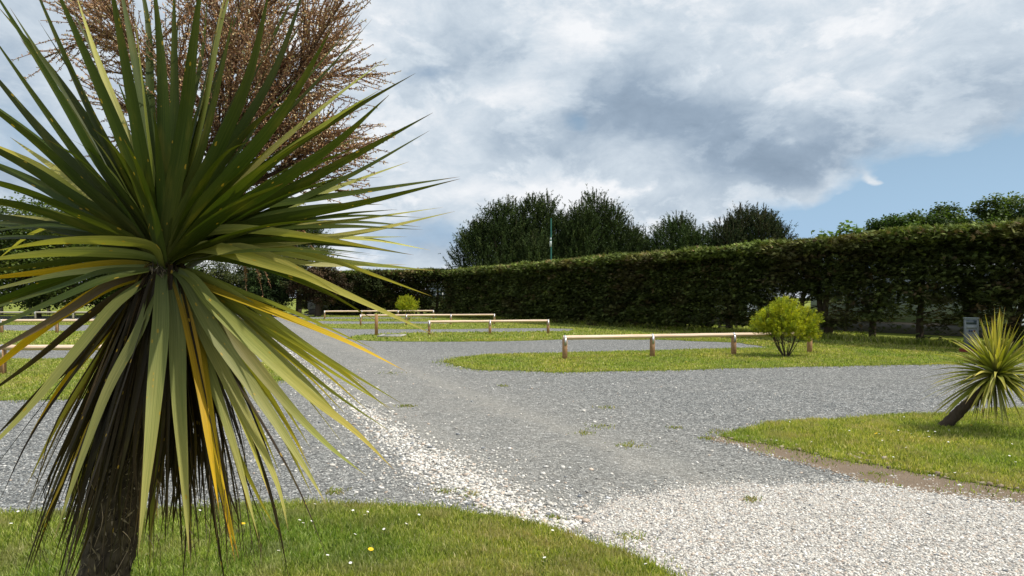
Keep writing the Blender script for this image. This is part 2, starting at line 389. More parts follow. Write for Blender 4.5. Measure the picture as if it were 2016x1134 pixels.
# ------------------------------------------------------------------ ground layout (points on the ground, metres)
def gp(lst): return [G(*q) for q in lst]
def rough_edge(poly, step=0.12, amp=0.05, seed=0, far=45):
    out = []
    n = len(poly)
    for i in range(n):
        a = np.array(poly[i]); b = np.array(poly[(i + 1) % n]); L = np.linalg.norm(b - a)
        d0 = min(abs(a[1]) + abs(a[0]) * .3, abs(b[1]) + abs(b[0]) * .3)
        st = step * max(1.0, d0 / 8.0)
        k = max(1, int(L / st)); nrm = np.array([-(b - a)[1], (b - a)[0]]) / max(L, 1e-6)
        for t in range(k):
            p = a + (b - a) * t / k
            off = (fbm(p[0] * 2.2 + seed, p[1] * 2.2) - 0.5) * 2 * amp * 2 + (vnoise(p[0] * 11 + seed, p[1] * 11) - 0.5) * amp
            if d0 > far: off = 0
            out.append(tuple(p + nrm * off))
    return out
def sheet(name, poly, z, mat, skirt=0.0, label=None):
    vs = [Vector((x, y, 0)) for x, y in poly]
    tris = tessellate_polygon([vs]); mb = MB()
    V3 = np.array([(x, y, z) for x, y in poly])
    T = np.array(tris)
    a, b, c = V3[T[:, 0]], V3[T[:, 1]], V3[T[:, 2]]
    nz = np.cross(b - a, c - a)[:, 2]; T[nz < 0] = T[nz < 0][:, ::-1]
    mb.add(V3, T)
    if skirt > 0:
        k = len(poly); low = V3 - np.array([0, 0, skirt])
        i = np.arange(k); j = (i + 1) % k
        mb.add(np.vstack([V3, low]), np.stack([i, j, j + k, i + k], 1))
    o = mb.build(name, mat); tag(o, label, None, None, 'structure'); return o

# terrain to the horizon
mb = MB(); mb.add([(-900, -300, -0.006), (900, -300, -0.006), (900, 1500, -0.006), (-900, 1500, -0.006)], [(0, 1, 2, 3)])
tag(mb.build('ground', M['lawn']), kind='structure')
gravel_poly = [(-38, -6), (16, -6), (16, 30), (3, 40), (-3, 55), (-14, 64), (-17, 66), (-22, 66), (-60, 66), (-60, 20), (-38, 12)]
sheet('gravel_road', gravel_poly, 0.0, M['gravel'])

comb = gp([(878, 713), (895, 720), (950, 728), (1080, 733), (1250, 731), (1400, 726), (1600, 722), (1850, 717), (2100, 713), (2500, 708)]) + \
    [(40, 18), (40, 90), (-10, 90), (-17.5, 66)] + \
    gp([(585, 624), (700, 625), (860, 625.2), (862, 626.6), (700, 627.6), (620, 628), (562, 629.6), (600, 632), (700, 633), (895, 633.6), (900, 635.5), (880, 637.3),
        (700, 638), (640, 638.4), (604, 640), (640, 645), (700, 648), (850, 648.5), (1000, 646.5), (1080, 646), (1130, 648), (1120, 652),
        (1000, 654), (850, 655), (760, 657), (705, 661), (682, 666), (700, 670), (760, 672), (850, 673), (1000, 672), (1130, 668), (1300, 669), (1450, 675), (1520, 685),
        (1450, 687), (1288, 691), (1080, 696), (960, 699), (900, 705)])
L_A = gp([(-1500, 810), (0, 790), (125, 787), (300, 776), (450, 765), (540, 754), (578, 744), (588, 734), (565, 722), (500, 714), (350, 709), (200, 708), (-1500, 705)])
L_B = gp([(-1500, 686), (200, 686), (380, 686), (440, 678), (462, 668), (430, 657), (200, 652), (-1500, 650)])
L_C = gp([(-1500, 640), (300, 640), (420, 638), (445, 634), (400, 630), (-1500, 628)])
L_D = gp([(-1500, 623), (400, 623), (455, 621), (440, 617), (350, 614), (-1500, 612)])
near = gp([(a_, b_ + 11) for a_, b_ in [(-800, 1020), (-100, 1004), (150, 1001), (330, 996), (450, 987), (600, 982), (700, 985), (800, 990), (880, 997), (1000, 1014), (1090, 1034), (1130, 1048), (1200, 1072), (1270, 1102), (1330, 1134), (1420, 1190)]]) + [(1.0, 1.8), (1.1, -4), (-9, -4)]
right = gp([(1430, 861), (1470, 848), (1540, 835), (1650, 827), (1760, 821), (1850, 817), (2016, 806), (2300, 790)]) + [(14, 9.5), (14, 4.0)] + \
    gp([(2500, 1040), (2016, 968), (1900, 952), (1800, 935), (1700, 912), (1600, 895), (1520, 879), (1460, 868)])
dirt = gp([(1400, 862), (1480, 866), (1560, 885), (1600, 890), (1700, 905), (1800, 925), (1900, 943), (2016, 958), (2500, 1020), (2500, 1075), (2016, 990), (1900, 978), (1800, 968), (1700, 945), (1600, 918), (1500, 893), (1440, 872)])
white = gp([(1118, 1036), (1160, 1005), (1230, 978), (1300, 968), (1370, 962), (1450, 958), (1600, 952), (1700, 952), (1800, 962), (1900, 973), (2016, 986), (2500, 1065), (3400, 1250)]) + [(6, -3), (0.9, -3)] + gp([(1440, 1200), (1330, 1138), (1200, 1075), (1130, 1050)])
lawns = {}
for nm, poly, sd_, amp in (('verge', comb, 3, .10), ('a', L_A, 5, .10), ('b', L_B, 7, .08), ('c', L_C, 9, .08), ('d', L_D, 11, .0), ('near', near, 13, .035), ('right', right, 15, .09)):
    lawns[nm] = rough_edge(poly, 0.10, amp, sd_)
    sheet('lawn', lawns[nm], 0.012, M['lawn'], 0.02)
dirt_r = rough_edge(dirt, 0.05, 0.06, 20); sheet('soil_strip', dirt_r, 0.0045, M['dirt'])
white_r = rough_edge(white, 0.04, 0.09, 21); sheet('white_gravel', white_r, 0.002, M['white'])

# ------------------------------------------------------------------ stones
def ico():
    t = (1 + 5 ** .5) / 2
    v = unit(np.array([(-1, t, 0), (1, t, 0), (-1, -t, 0), (1, -t, 0), (0, -1, t), (0, 1, t), (0, -1, -t), (0, 1, -t), (t, 0, -1), (t, 0, 1), (-t, 0, -1), (-t, 0, 1)], float))
    f = np.array([(0, 11, 5), (0, 5, 1), (0, 1, 7), (0, 7, 10), (0, 10, 11), (1, 5, 9), (5, 11, 4), (11, 10, 2), (10, 7, 6), (7, 1, 8), (3, 9, 4), (3, 4, 2), (3, 2, 6), (3, 6, 8), (3, 8, 9), (4, 9, 5), (2, 4, 11), (6, 2, 10), (8, 6, 7), (9, 8, 1)])
    return v, f
IV, IF = ico()
OV = np.array([(1, 0, 0), (-1, 0, 0), (0, 1, 0), (0, -1, 0), (0, 0, 1.0)]); OF = np.array([(0, 2, 4), (2, 1, 4), (1, 3, 4), (3, 0, 4)])
def stones(mb, x, y, size, cols, z=0.0, base='ico'):
    bv, bf = (IV, IF) if base == 'ico' else (OV, OF)
    n = len(x); k = len(bv)
    s = size[:, None] * rng.uniform(0.65, 1.35, (n, 3)) * np.array([1, 1, 0.55])
    v = bv[None] * (1 + rng.uniform(-0.22, 0.22, (n, k, 1))) * s[:, None, :]
    tilt = rng.uniform(-0.45, 0.45, n); v2 = v.copy()
    v2[..., 2] = v[..., 2] * np.cos(tilt)[:, None] + v[..., 0] * np.sin(tilt)[:, None]; v2[..., 0] = v[..., 0] * np.cos(tilt)[:, None] - v[..., 2] * np.sin(tilt)[:, None]
    a = rng.uniform(0, 6.28, n); ca, sa = np.cos(a)[:, None], np.sin(a)[:, None]
    xx = v2[..., 0] * ca - v2[..., 1] * sa; yy = v2[..., 0] * sa + v2[..., 1] * ca
    v3 = np.stack([xx + x[:, None], yy + y[:, None], v2[..., 2] + z + (size * 0.28)[:, None]], -1)
    f = (bf[None] + (np.arange(n) * k)[:, None, None]).reshape(-1, 3)
    mb.add(v3.reshape(-1, 3), f, np.repeat(cols, k, 0))
def palette(n, cols, wts, jit=0.12):
    cols = np.array(cols); i = rng.choice(len(cols), n, p=np.array(wts) / sum(wts))
    return np.clip(cols[i] * (1 + jit * rng.standard_normal((n, 1))), 0.005, 0.9)
WP = ([(0.76, 0.72, 0.65), (0.64, 0.60, 0.53), (0.64, 0.52, 0.42), (0.42, 0.40, 0.37), (0.24, 0.25, 0.26), (0.80, 0.77, 0.72)], [5, 4, 1.4, 1.5, .7, 3])
GP = ([(0.12, 0.135, 0.145), (0.26, 0.27, 0.265), (0.37, 0.38, 0.37), (0.50, 0.50, 0.48), (0.66, 0.63, 0.58)], [3, 5, 3, 1, .35])
def in_any(x, y, names): 
    r = np.zeros(len(x), bool)
    for k in names: r |= inside(lawns[k], x, y)
    return r
mb = MB()
n = 95000
x = rng.uniform(0.2, 5.6, n); y = rng.uniform(3.5, 6.3, n)
blur = rng.normal(0, 0.2, (2, n)) * (.3 + 1.2 * vnoise(x * 2, y * 2))
k = inside(white, x + blur[0], y + blur[1]) & ~in_any(x, y, ['near', 'right']) & (np.abs(x) < 0.76 * y + 0.3)
x, y = x[k], y[k]
stones(mb, x, y, rng.gamma(9, 0.00068, len(x)), palette(len(x), *WP))
# scattered pale stones of the worn track edge
path = np.array(gp([(515, 650), (560, 690), (640, 755), (700, 800), (760, 842), (830, 895), (900, 940), (980, 985), (1060, 1018), (1130, 1040)]))
wid = np.array([0.22, 0.22, 0.22, 0.24, 0.28, 0.36, 0.38, 0.33, 0.24, 0.14])
num = np.array([420, 650, 560, 1000, 1500, 1800, 1650, 1000, 520])
for i in range(len(path) - 1):
    t = rng.random(num[i]); c = path[i] + (path[i + 1] - path[i]) * t[:, None]; ww = wid[i] + (wid[i + 1] - wid[i]) * t
    d = path[i + 1] - path[i]; nn = np.array([-d[1], d[0]]) / np.linalg.norm(d)
    off = rng.normal(0, 0.55, num[i]); off = np.where(rng.random(num[i]) < 0.3, off * 2.3, off * .85)
    q = c + nn * (off * ww)[:, None]
    kk = ~in_any(q[:, 0], q[:, 1], ['near', 'a']); q = q[kk]
    stones(mb, q[:, 0], q[:, 1], rng.gamma(5, 0.0015, len(q)) * (1 + .05 * q[:, 1]), palette(len(q), *WP))
n = 1100; x = rng.uniform(-5, 4.5, n); y = rng.uniform(4.3, 16, n); kk = ~in_any(x, y, ['near', 'a', 'right', 'verge']); x, y = x[kk], y[kk]
stones(mb, x, y, rng.gamma(7, 0.0015, len(x)), palette(len(x), *WP))
ep = np.array([p_ for p_ in dirt_r if 4 < p_[1] < 9 and p_[0] < 6.5]); ep = np.repeat(ep, 26, 0) + rng.normal(0, .05, (len(ep) * 26, 2)); ep = ep[~in_any(ep[:, 0], ep[:, 1], ['right'])]
gm = rng.random(len(ep)) < .6; sx_ = np.where(ep[:, 1] < 5.9, True, ~gm)
stones(mb, ep[:, 0], ep[:, 1], rng.gamma(8, 0.0009, len(ep)), np.where((sx_ & (rng.random(len(ep)) < .55))[:, None], palette(len(ep), *WP), palette(len(ep), [(0.26, 0.27, 0.265), (0.37, 0.38, 0.37), (0.33, 0.25, 0.18)], [2, 1, 3])))
cl = 9000; x = rng.uniform(1.8, 6.8, cl); y = rng.uniform(5.2, 8.6, cl); kk = inside(lawns['right'], x, y) & inside(np.array(dirt_r), x - rng.uniform(0, .12, cl), y - np.abs(rng.normal(0, .16, cl))); x, y = x[kk], y[kk]
stones(mb, x, y, rng.gamma(6, 0.0030, len(x)), palette(len(x), [(0.36, 0.28, 0.20), (0.26, 0.20, 0.14), (0.45, 0.37, 0.28)], [3, 3, 1]), z=.004)
tag(mb.build('white_stone_chippings', M['stone']), 'loose pale stone chippings strewn over the track edge and entrance', 'stones', kind='stuff')
mb = MB()
n = 90000
y = 4.3 + 7.5 * rng.random(n) ** 1.35; x = rng.uniform(-0.76, 0.76, n) * y
kk = ~in_any(x, y, ['near', 'a', 'right']) & ~inside(white, x, y) & (~inside(dirt, x + rng.normal(0, .1, n), y + rng.normal(0, .1, n)) | (rng.random(n) < .12)); x, y = x[kk], y[kk]
lane_ = np.exp(-((x + (y - 8) * .42) * .42) ** 2)[:, None]; pc_ = palette(len(x), *GP); pc_ = pc_ * (1 - .55 * lane_) + np.array([0.40, 0.375, 0.325]) * .55 * lane_
kk = rng.random(len(x)) > .6 * lane_[:, 0]; x, y, pc_ = x[kk], y[kk], pc_[kk]
stones(mb, x, y, rng.gamma(8, 0.0009, len(x)), pc_, base='oct')
tag(mb.build('grey_stone_chippings', M['stone']), 'loose grey stone chippings lying over the gravel track', 'stones', kind='stuff')

# ------------------------------------------------------------------ grass
def blades(mb, x, y, h, wd, cols, z=0.012, lean=0.5):
    n = len(x); a = rng.uniform(0, 6.28, n); b = rng.uniform(0, 6.28, n)
    dx, dy = np.cos(a) * wd, np.sin(a) * wd
    l = rng.uniform(0.1, lean, n) * h * 1.3; lx, ly = np.cos(b) * l, np.sin(b) * l
    z0 = np.full(n, z - 0.004)
    v = np.stack([np.stack([x - dx, y - dy, z0], 1), np.stack([x + dx, y + dy, z0], 1),
                  np.stack([x + dx * .8 + lx * .4, y + dy * .8 + ly * .4, z + h * .6], 1), np.stack([x - dx * .8 + lx * .4, y - dy * .8 + ly * .4, z + h * .6], 1),
                  np.stack([x + lx * 1.2, y + ly * 1.2, z + h * 0.95], 1)], 1)
    o = (np.arange(n) * 5)[:, None]
    c = np.repeat(cols, 5, 0)
    mb.add(v.reshape(-1, 3), np.array([[0, 1, 2, 3]]) + o, c)
    mb.f3.append(np.array([[3, 2, 4]]) + o + (mb.n - 5 * n))
GR = ([(0.25, 0.315, 0.045), (0.35, 0.385, 0.07), (0.47, 0.47, 0.13), (0.60, 0.54, 0.27), (0.13, 0.185, 0.026)], [5, 5, 3, 1.4, 2.5])
def grow(mb, names, n, xr, yr, hh, ww, prop=True, dens_pow=1.0):
    y = yr[0] + (yr[1] - yr[0]) * rng.random(n) ** dens_pow
    x = rng.uniform(xr[0], xr[1], n) * (y if prop else 1)
    k = in_any(x, y, names); x, y = x[k], y[k]
    f = fbm(x * 1.3, y * 1.3); g = fbm(x * 5 + 30, y * 5)
    c = palette(len(x), *GR, jit=0.18)
    dry = np.clip((g - 0.50) * 4 + (np.exp(-((y - 5.35 + x * .05) / .3) ** 2) * .5 if names == ['near'] else 0), 0, 1)[:, None]; c = c * (1 - dry * .6) + np.array([0.42, 0.37, 0.17]) * dry * .6
    if 'near' not in names: c = np.clip(c * np.array([1.12, 1.10, 1.05]), 0, .8)
    lush = np.clip((fbm(x * .9 + 50, y * .9 + 20) - .5) * 3, -1, 1)[:, None]; c = c * (1 - lush * np.array([.28, .12, .25]))
    h = hh * rng.uniform(0.45, 1.25, len(x)) * (0.55 + 0.9 * f); blades(mb, x, y, h, np.full(len(x), ww) * rng.uniform(.7, 1.3, len(x)), c)
mb = MB()
grow(mb, ['near'], 215000, (-1.05, 0.45), (2.6, 5.95), 0.038, 0.0026)
grow(mb, ['right'], 210000, (0.28, 1.25), (4.6, 10.2), 0.04, 0.0033)
grow(mb, ['a'], 115000, (-1.1, -0.22), (10.4, 18), 0.04, 0.007)
grow(mb, ['verge'], 150000, (-0.1, 1.05), (14.3, 26), 0.045, 0.009)
grow(mb, ['verge', 'b', 'c'], 90000, (-0.75, 0.5), (22, 60), 0.06, 0.02, dens_pow=1.3)
# ragged fringe and weed tufts in the gravel
def fringe(name, per, spread, hh, ww, ymax):
    p = np.array(lawns[name]); m_ = (p[:, 1] > 3.5) & (p[:, 1] < ymax) & (np.abs(p[:, 0]) < .8 * p[:, 1]); p = p[m_]
    q = np.repeat(p, per, 0) + rng.normal(0, spread, (len(p) * per, 2))
    blades(mb, q[:, 0], q[:, 1], hh * rng.uniform(.4, 1.2, len(q)), np.full(len(q), ww), palette(len(q), *GR, jit=.2), z=0.004, lean=.8)
fringe('near', 46, .07, .035, .0028, 7); fringe('right', 40, .06, .035, .0035, 12); fringe('verge', 34, .14, .045, .006, 22); fringe('a', 30, .12, .045, .006, 20)
tuft = gp([(1330, 843), (1345, 846), (1420, 850), (1405, 858), (1440, 860), (1410, 862), (1390, 864), (1425, 829), (1195, 803), (1135, 817), (1150, 853), (1108, 838), (1240, 878), (1322, 803), (800, 800), (805, 936), (875, 968), (700, 968), (660, 970), (1070, 1018), (1095, 1022), (1110, 1026), (930, 975), (1290, 1045), (1240, 1060), (1470, 958), (1480, 985), (1600, 905), (1720, 935), (1050, 770), (990, 760), (1560, 800), (1180, 840), (1100, 925), (770, 735), (650, 690)])
for (tx, ty) in tuft[::2]:
    k_ = int(rng.integers(25, 90)); s_ = (0.022 * ty / 5 + 0.015) * rng.uniform(.5, 1.3)
    q = np.array([tx, ty]) + rng.normal(0, 1, (k_, 2)) * np.array([s_ * 1.5, s_ * 1.3])
    blades(mb, q[:, 0], q[:, 1], rng.uniform(.008, .03, k_), np.full(k_, .003 + .0003 * ty), palette(k_, [(0.32, 0.33, 0.09), (0.22, 0.28, 0.06), (0.42, 0.34, 0.15)], [1, 1, .8]), z=0.004, lean=1.3)
q_ = 9000; x = rng.uniform(1.8, 7, q_); y = rng.uniform(5.2, 8.6, q_); dd2 = inside(dirt, x + rng.normal(0, .05, q_), y + rng.normal(0, .05, q_)) & (fbm(x * 3 + 2, y * 3) > .44); x, y = x[dd2], y[dd2]
blades(mb, x, y, rng.uniform(.01, .035, len(x)), np.full(len(x), .004), palette(len(x), *GR, jit=.2), z=.008, lean=1.0)
tag(mb.build('grass', M['grass']), 'short mown green grass of the lawns', 'grass', kind='stuff')
# rough uncut grass along the foot of the hedge
HA = np.array([13.3, 22.1]); HB = np.array([-5.3, 58.0]); HU = unit(HB - HA); HN = np.array([HU[1], -HU[0]])  # HN points away from the pitches
HL = float(np.linalg.norm(HB - HA))
mb = MB()
n = 26000; s_ = rng.uniform(-9, HL + 2, n); d_ = np.abs(rng.normal(0.2, 0.55, n)) - .3
q = HA + HU * s_[:, None] + HN * d_[:, None]
blades(mb, q[:, 0], q[:, 1], rng.uniform(.08, .3, n), np.full(n, .012), palette(n, *GR, jit=.2), lean=.7)
tag(mb.build('rough_grass', M['grass']), 'taller uncut grass along the shaded foot of the clipped hedge', 'grass', kind='stuff')

# daisies and dandelions, each a flower of its own
def flower(name, label, cat, petal_c, heart_c, r, k, hgt, group):
    mb = MB(); 
    a = np.arange(k) * 2 * math.pi / k
    for ai in a:
        d = np.array([math.cos(ai), math.sin(ai), 0.15]); s = np.array([-math.sin(ai), math.cos(ai), 0]) * r * 0.24
        mb.add([d * r * .2 - s * .5, d * r * .7 - s, d * r, d * r * .7 + s, d * r * .2 + s * .5], [(0, 1, 2), (0, 2, 4), (2, 3, 4)], petal_c)
    v = IV * np.array([r * .35, r * .35, r * .22]); mb.add(v, IF, heart_c)
    return mb
def plant_flowers(name, label, cat, pts, petal_c, heart_c, r, k, hgt, group):
    hm = None; stm = None
    for (fx, fy) in pts:
        e = thing(name, label, cat, (fx, fy, 0.02), group)
        if hm is None:
            a = flower(name, label, cat, petal_c, heart_c, r, k, hgt, group).build('flower_head', M['petal'])
            b_ = MB(); tube(b_, [(0, 0, -0.01), (0.004, 0.003, hgt * .5), (0, 0, hgt)], 0.0015, (0.10, 0.17, 0.03), 4, cap=False); s = b_.build('stem', M['grass'])
            hm, stm = a, s
        else:
            a = hm.copy(); s = stm.copy(); COL.objects.link(a); COL.objects.link(s)
        a.parent = e; s.parent = e; a.location = (0, 0, hgt); a.rotation_euler = (rng.uniform(-.4, .4), rng.uniform(-.4, .4), rng.uniform(0, 6))
dp = gp([(620, 1010), (695, 1023), (718, 1032), (724, 1026), (825, 1032), (590, 1043), (597, 1049), (614, 1045), (690, 1134 - 3), (645, 1115), (1050, 1040), (1057, 1042), (1088, 1064), (1110, 1056), (1125, 1077), (1162, 1066), (1068, 1128), (1072, 1120), (1271, 1133), (22, 1050), (35, 1053), (1400, 905)][:-1])
n = 55; xs = rng.uniform(2.6, 6.4, n); ys = rng.uniform(6.0, 9.0, n); kk = in_any(xs, ys, ['right']); dp += list(zip(xs[kk], ys[kk]))
n = 24; xs = rng.uniform(-4.2, 1.0, n); ys = rng.uniform(4.0, 5.6, n); kk = in_any(xs, ys, ['near']); dp += list(zip(xs[kk], ys[kk]))[:26]
dpn = [q for q in dp if inside(lawns['near'], np.array([q[0]]), np.array([q[1]]))[0]]; dpr = [q for q in dp if q not in dpn]
plant_flowers('daisy', 'tiny white daisy flower in the grass around the small leaning cabbage tree', 'flower', dpr, (0.8, 0.8, 0.78), (0.7, 0.5, 0.05), 0.010, 11, 0.045, 'white daisies on the right lawn')
plant_flowers('daisy', 'tiny white daisy flower in the nearest lawn beside the large cabbage tree', 'flower', dpn, (0.8, 0.8, 0.78), (0.7, 0.5, 0.05), 0.010, 11, 0.045, 'white daisies on the nearest lawn')
dd = gp([(730, 1105), (1912, 849), (479, 1048), (1725, 866), (1282, 714), (1351, 718), (1314, 729)]); dd[2] = G(478, 1052)
for nm_, ix, lab_ in (('a', (0, 2), 'yellow dandelion flower in the nearest lawn beside the large cabbage tree'), ('b', (1, 3), 'yellow dandelion flower in the grass below the small leaning cabbage tree'), ('c', (4, 5, 6), 'yellow dandelion flower in the grass in front of the nearest right fence')):
  plant_flowers('dandelion', lab_, 'flower', [dd[i_] for i_ in ix], (0.75, 0.50, 0.02), (0.65, 0.40, 0.02), 0.018, 14, 0.05, 'yellow dandelions in the lawns')

# ------------------------------------------------------------------ foliage builders
def ribs(mb, p, d, side, length, width, col):
    """many small pointed leaves at once: p base, d direction, side, all (n,3)"""
    n = len(p); length = np.broadcast_to(length, (n,))[:, None]; width = np.broadcast_to(width, (n,))[:, None]
    v = np.stack([p, p + d * length * .45 + side * width, p + d * length, p + d * length * .45 - side * width], 1)
    mb.add(v.reshape(-1, 3), np.array([[0, 1, 2, 3]]) + (np.arange(n) * 4)[:, None], np.repeat(col, 4, 0))
def rdir(n, flat=1.0):
    v = rng.standard_normal((n, 3)); v[:, 2] *= flat; return unit(v)

def hedge_foliage(mb, A, U, Nrm, s0, s1, h, thick, per_m2, size, lowmask, top_extra=1.0, brown=0.12, scale=1.0):
    """cypress sprays in layered pads over the near face, the top and (thinner) the far face"""
    L = s1 - s0
    def pads(n, s, z, dep, outw, lift, spread, k, colmul):
        # n pads at (s along, z, depth behind the face)
        c2 = A + U * s[:, None] + Nrm * dep[:, None]
        c = np.concatenate([c2, z[:, None]], 1)
        q = np.repeat(c, k, 0); m = len(q)
        o3 = np.array([-Nrm[0] * outw, -Nrm[1] * outw, lift])
        q = q + rng.normal(0, 1, (m, 3)) * np.array([spread * 1.3, spread * 1.3, spread * .30])
        d = unit(o3[None] + rng.normal(0, .75, (m, 3)) * np.array([1, 1, .4]) + np.array([0, 0, -.22]))
        sd_ = unit(np.cross(d, np.array([0, 0, 1.0])[None] + rng.normal(0, .45, (m, 3))))
        pc = palette(n, [(0.050, 0.066, 0.016), (0.072, 0.090, 0.022), (0.105, 0.122, 0.030), (0.12, 0.085, 0.040)], [3, 4, 2, brown * 5], .2)
        tone = fbm(s * .35 + 11, z * .6 + 4); brn = np.clip((fbm(s * .8 + 31, z * .9 + 14) - .57) * 7, 0, 1)[:, None]
        pc = pc * (.7 + .65 * tone)[:, None]; pc = pc * (1 - brn * .4) + np.array([.13, .085, .045]) * brn * .4
        pc = np.repeat(pc, k, 0) * colmul * rng.uniform(.7, 1.35, (m, 1))
        for j in (-2, -1, 0, 1, 2):
            ang = j * 0.40
            dd_ = unit(d * math.cos(ang) + sd_ * math.sin(ang)); ss = unit(sd_ * math.cos(ang) - d * math.sin(ang))
            ribs(mb, q, dd_, ss, size * rng.uniform(.6, 1.3, m) * (1.15 - .2 * abs(j)), size * .085, pc)
    n = int(L * h * per_m2)
    s = rng.uniform(s0, s1, n); z = h * rng.random(n) ** 0.85
    bulge = (fbm(s * .9, z * 1.6) - .5) * .9 + (vnoise(s * 2.2, z * 5.5) - .5) * .5
    keep = rng.random(n) < lowmask(s, z)
    s, z, bulge = s[keep], z[keep], bulge[keep]
    pads(len(s), s, z, bulge + rng.uniform(0, .35, len(s)), 1.0, 0.0, .17 * scale, 20, 1.05)
    # inner mass
    n = int(L * h * per_m2 * 1.5); s = rng.uniform(s0, s1, n); z = rng.uniform(.25, h - .1, n); keep = rng.random(n) < lowmask(s, z) ** 2.6
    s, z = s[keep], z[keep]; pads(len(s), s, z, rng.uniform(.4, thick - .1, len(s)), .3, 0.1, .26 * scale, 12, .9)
    # top, sunlit brightness put into the colour along with paler new growth
    n = int(L * thick * per_m2 * 1.5 * top_extra); s = rng.uniform(s0, s1, n); dep = rng.uniform(-.05, thick, n)
    zt = h - .05 + (fbm(s * .8, dep * 1.2 + 40) - .5) * .5
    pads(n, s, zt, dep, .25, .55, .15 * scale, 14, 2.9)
    # rim where the face meets the clipped top, and young shoots, colour brightened likewise
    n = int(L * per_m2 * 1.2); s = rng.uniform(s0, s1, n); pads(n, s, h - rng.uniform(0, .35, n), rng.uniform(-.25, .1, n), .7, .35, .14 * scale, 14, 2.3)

def limb(mb, p0, p1, r0, r1, wob=0.1, n=7, col=(1, 1, 1), k=6):
    p0 = np.array(p0, float); p1 = np.array(p1, float); t = np.linspace(0, 1, n)[:, None]
    pts = p0 + (p1 - p0) * t; L = np.linalg.norm(p1 - p0)
    w_ = rng.normal(0, wob * L / n, (n, 3)).cumsum(0); w_ -= w_[0]; pts = pts + w_ * (1 if True else t)
    tube(mb, pts, np.linspace(r0, r1, n), col, k, jitter=.06); return pts

# clipped cypress hedge on the right
hedge = thing('hedge', 'long clipped cypress hedge running from the right edge of the photo to the far corner', 'hedge', (float(HA[0]), float(HA[1]), 0))
def low1(s, z):
    # foliage thins towards the ground, most of all along the near end where trunks show
    nearf = np.clip((17 - s) / 9, 0, 1)
    bare = np.clip((1.55 * nearf + .35 * (1 - nearf) - z) / 1.0 + (fbm(s * 1.1 + 5, z * 1.7) - .5) * 2.6, 0, 1)
    hole = np.exp(-((s - 4.2) / 3.2) ** 2) * np.exp(-((z - 1.45) / .75) ** 2) * (.35 + 1.1 * fbm(s * 1.5 + 3, z * 2.4 + 9))
    return np.clip(1 - bare * (.58 + .34 * nearf) - hole * .66, .015, 1)
mb = MB()
hedge_foliage(mb, HA, HU, HN, -10, 14, 3.62, 2.0, 44, .165, low1)
hedge_foliage(mb, HA, HU, HN, 14, HL, 3.62, 2.0, 32, .20, low1, scale=1.1)
fo = mb.build('foliage', M['cypress'], hedge)
s = -9.5
while s < HL:
    mb = MB(); c = HA + HU * s + HN * (1.0 + rng.uniform(-.2, .2))
    r = rng.uniform(.10, .17)
    if rng.random() < .5:
        limb(mb, (c[0], c[1], -.1), (c[0] + rng.normal(0, .25), c[1] + rng.normal(0, .25), 3.0), r, r * .5, .1)
    else:
        limb(mb, (c[0], c[1], -.1), (c[0] + rng.normal(0, .1), c[1], .7), r * 1.2, r, .06, 4)
        for sg in (-1, 1): limb(mb, (c[0], c[1], .55), (c[0] + HU[0] * sg * .45, c[1] + HU[1] * sg * .45, 2.9), r * .8, r * .4, .12)
    if s < 22:
        for _ in range(26):
            z0 = rng.uniform(.5, 2.2); a = rng.uniform(0, 6.28); l = rng.uniform(.6, 1.35)
            limb(mb, (c[0], c[1], z0), (c[0] + math.cos(a) * l, c[1] + math.sin(a) * l, z0 + rng.uniform(-.15, .55)), .022, .006, .15, 6, k=4)
    mb.build('trunk', M['bark'], hedge); s += rng.uniform(1.15, 2.0)
rebase(hedge)

# hedge along the far end
BA = np.array([-5.9, 59.2]); BU = unit(np.array([-15.0, 4.5])); BN = np.array([BU[1], -BU[0]]); BN = BN if BN[1] > 0 else -BN
back = thing('hedge', 'dark brownish clipped hedge across the far end behind the small round bush', 'hedge', (float(BA[0]), float(BA[1]), 0))
def low2(s, z):
    gapm = np.exp(-((s - .6) / .8) ** 2) * (z < 2.6) * 1.0
    bare = np.clip((.8 - z) + (fbm(s * 1.0 + 15, z * 1.5) - .5) * 2.2, 0, 1)
    return np.clip(1 - bare * .7 - gapm * .9, .03, 1)
mb = MB(); hedge_foliage(mb, BA, BU, BN, -1.2, 13.5, 3.7, 1.8, 30, .22, low2, brown=.4, scale=1.2)
mb.build('foliage', M['cypress'], back)
for s in np.arange(-.8, 13.5, 1.5):
    mb = MB(); c = BA + BU * (s + rng.uniform(-.3, .3)) + BN * .9
    limb(mb, (c[0], c[1], -.1), (c[0] + rng.normal(0, .3), c[1], 3.0), .16, .08, .12)
    for _ in range(5):
        z0 = rng.uniform(.6, 1.6); a = rng.uniform(0, 6.28); limb(mb, (c[0], c[1], z0), (c[0] + math.cos(a) * 1.2, c[1] + math.sin(a) * .8, z0 + .5), .04, .01, .15, 5, k=4)
    mb.build('trunk', M['bark'], back)
rebase(back)

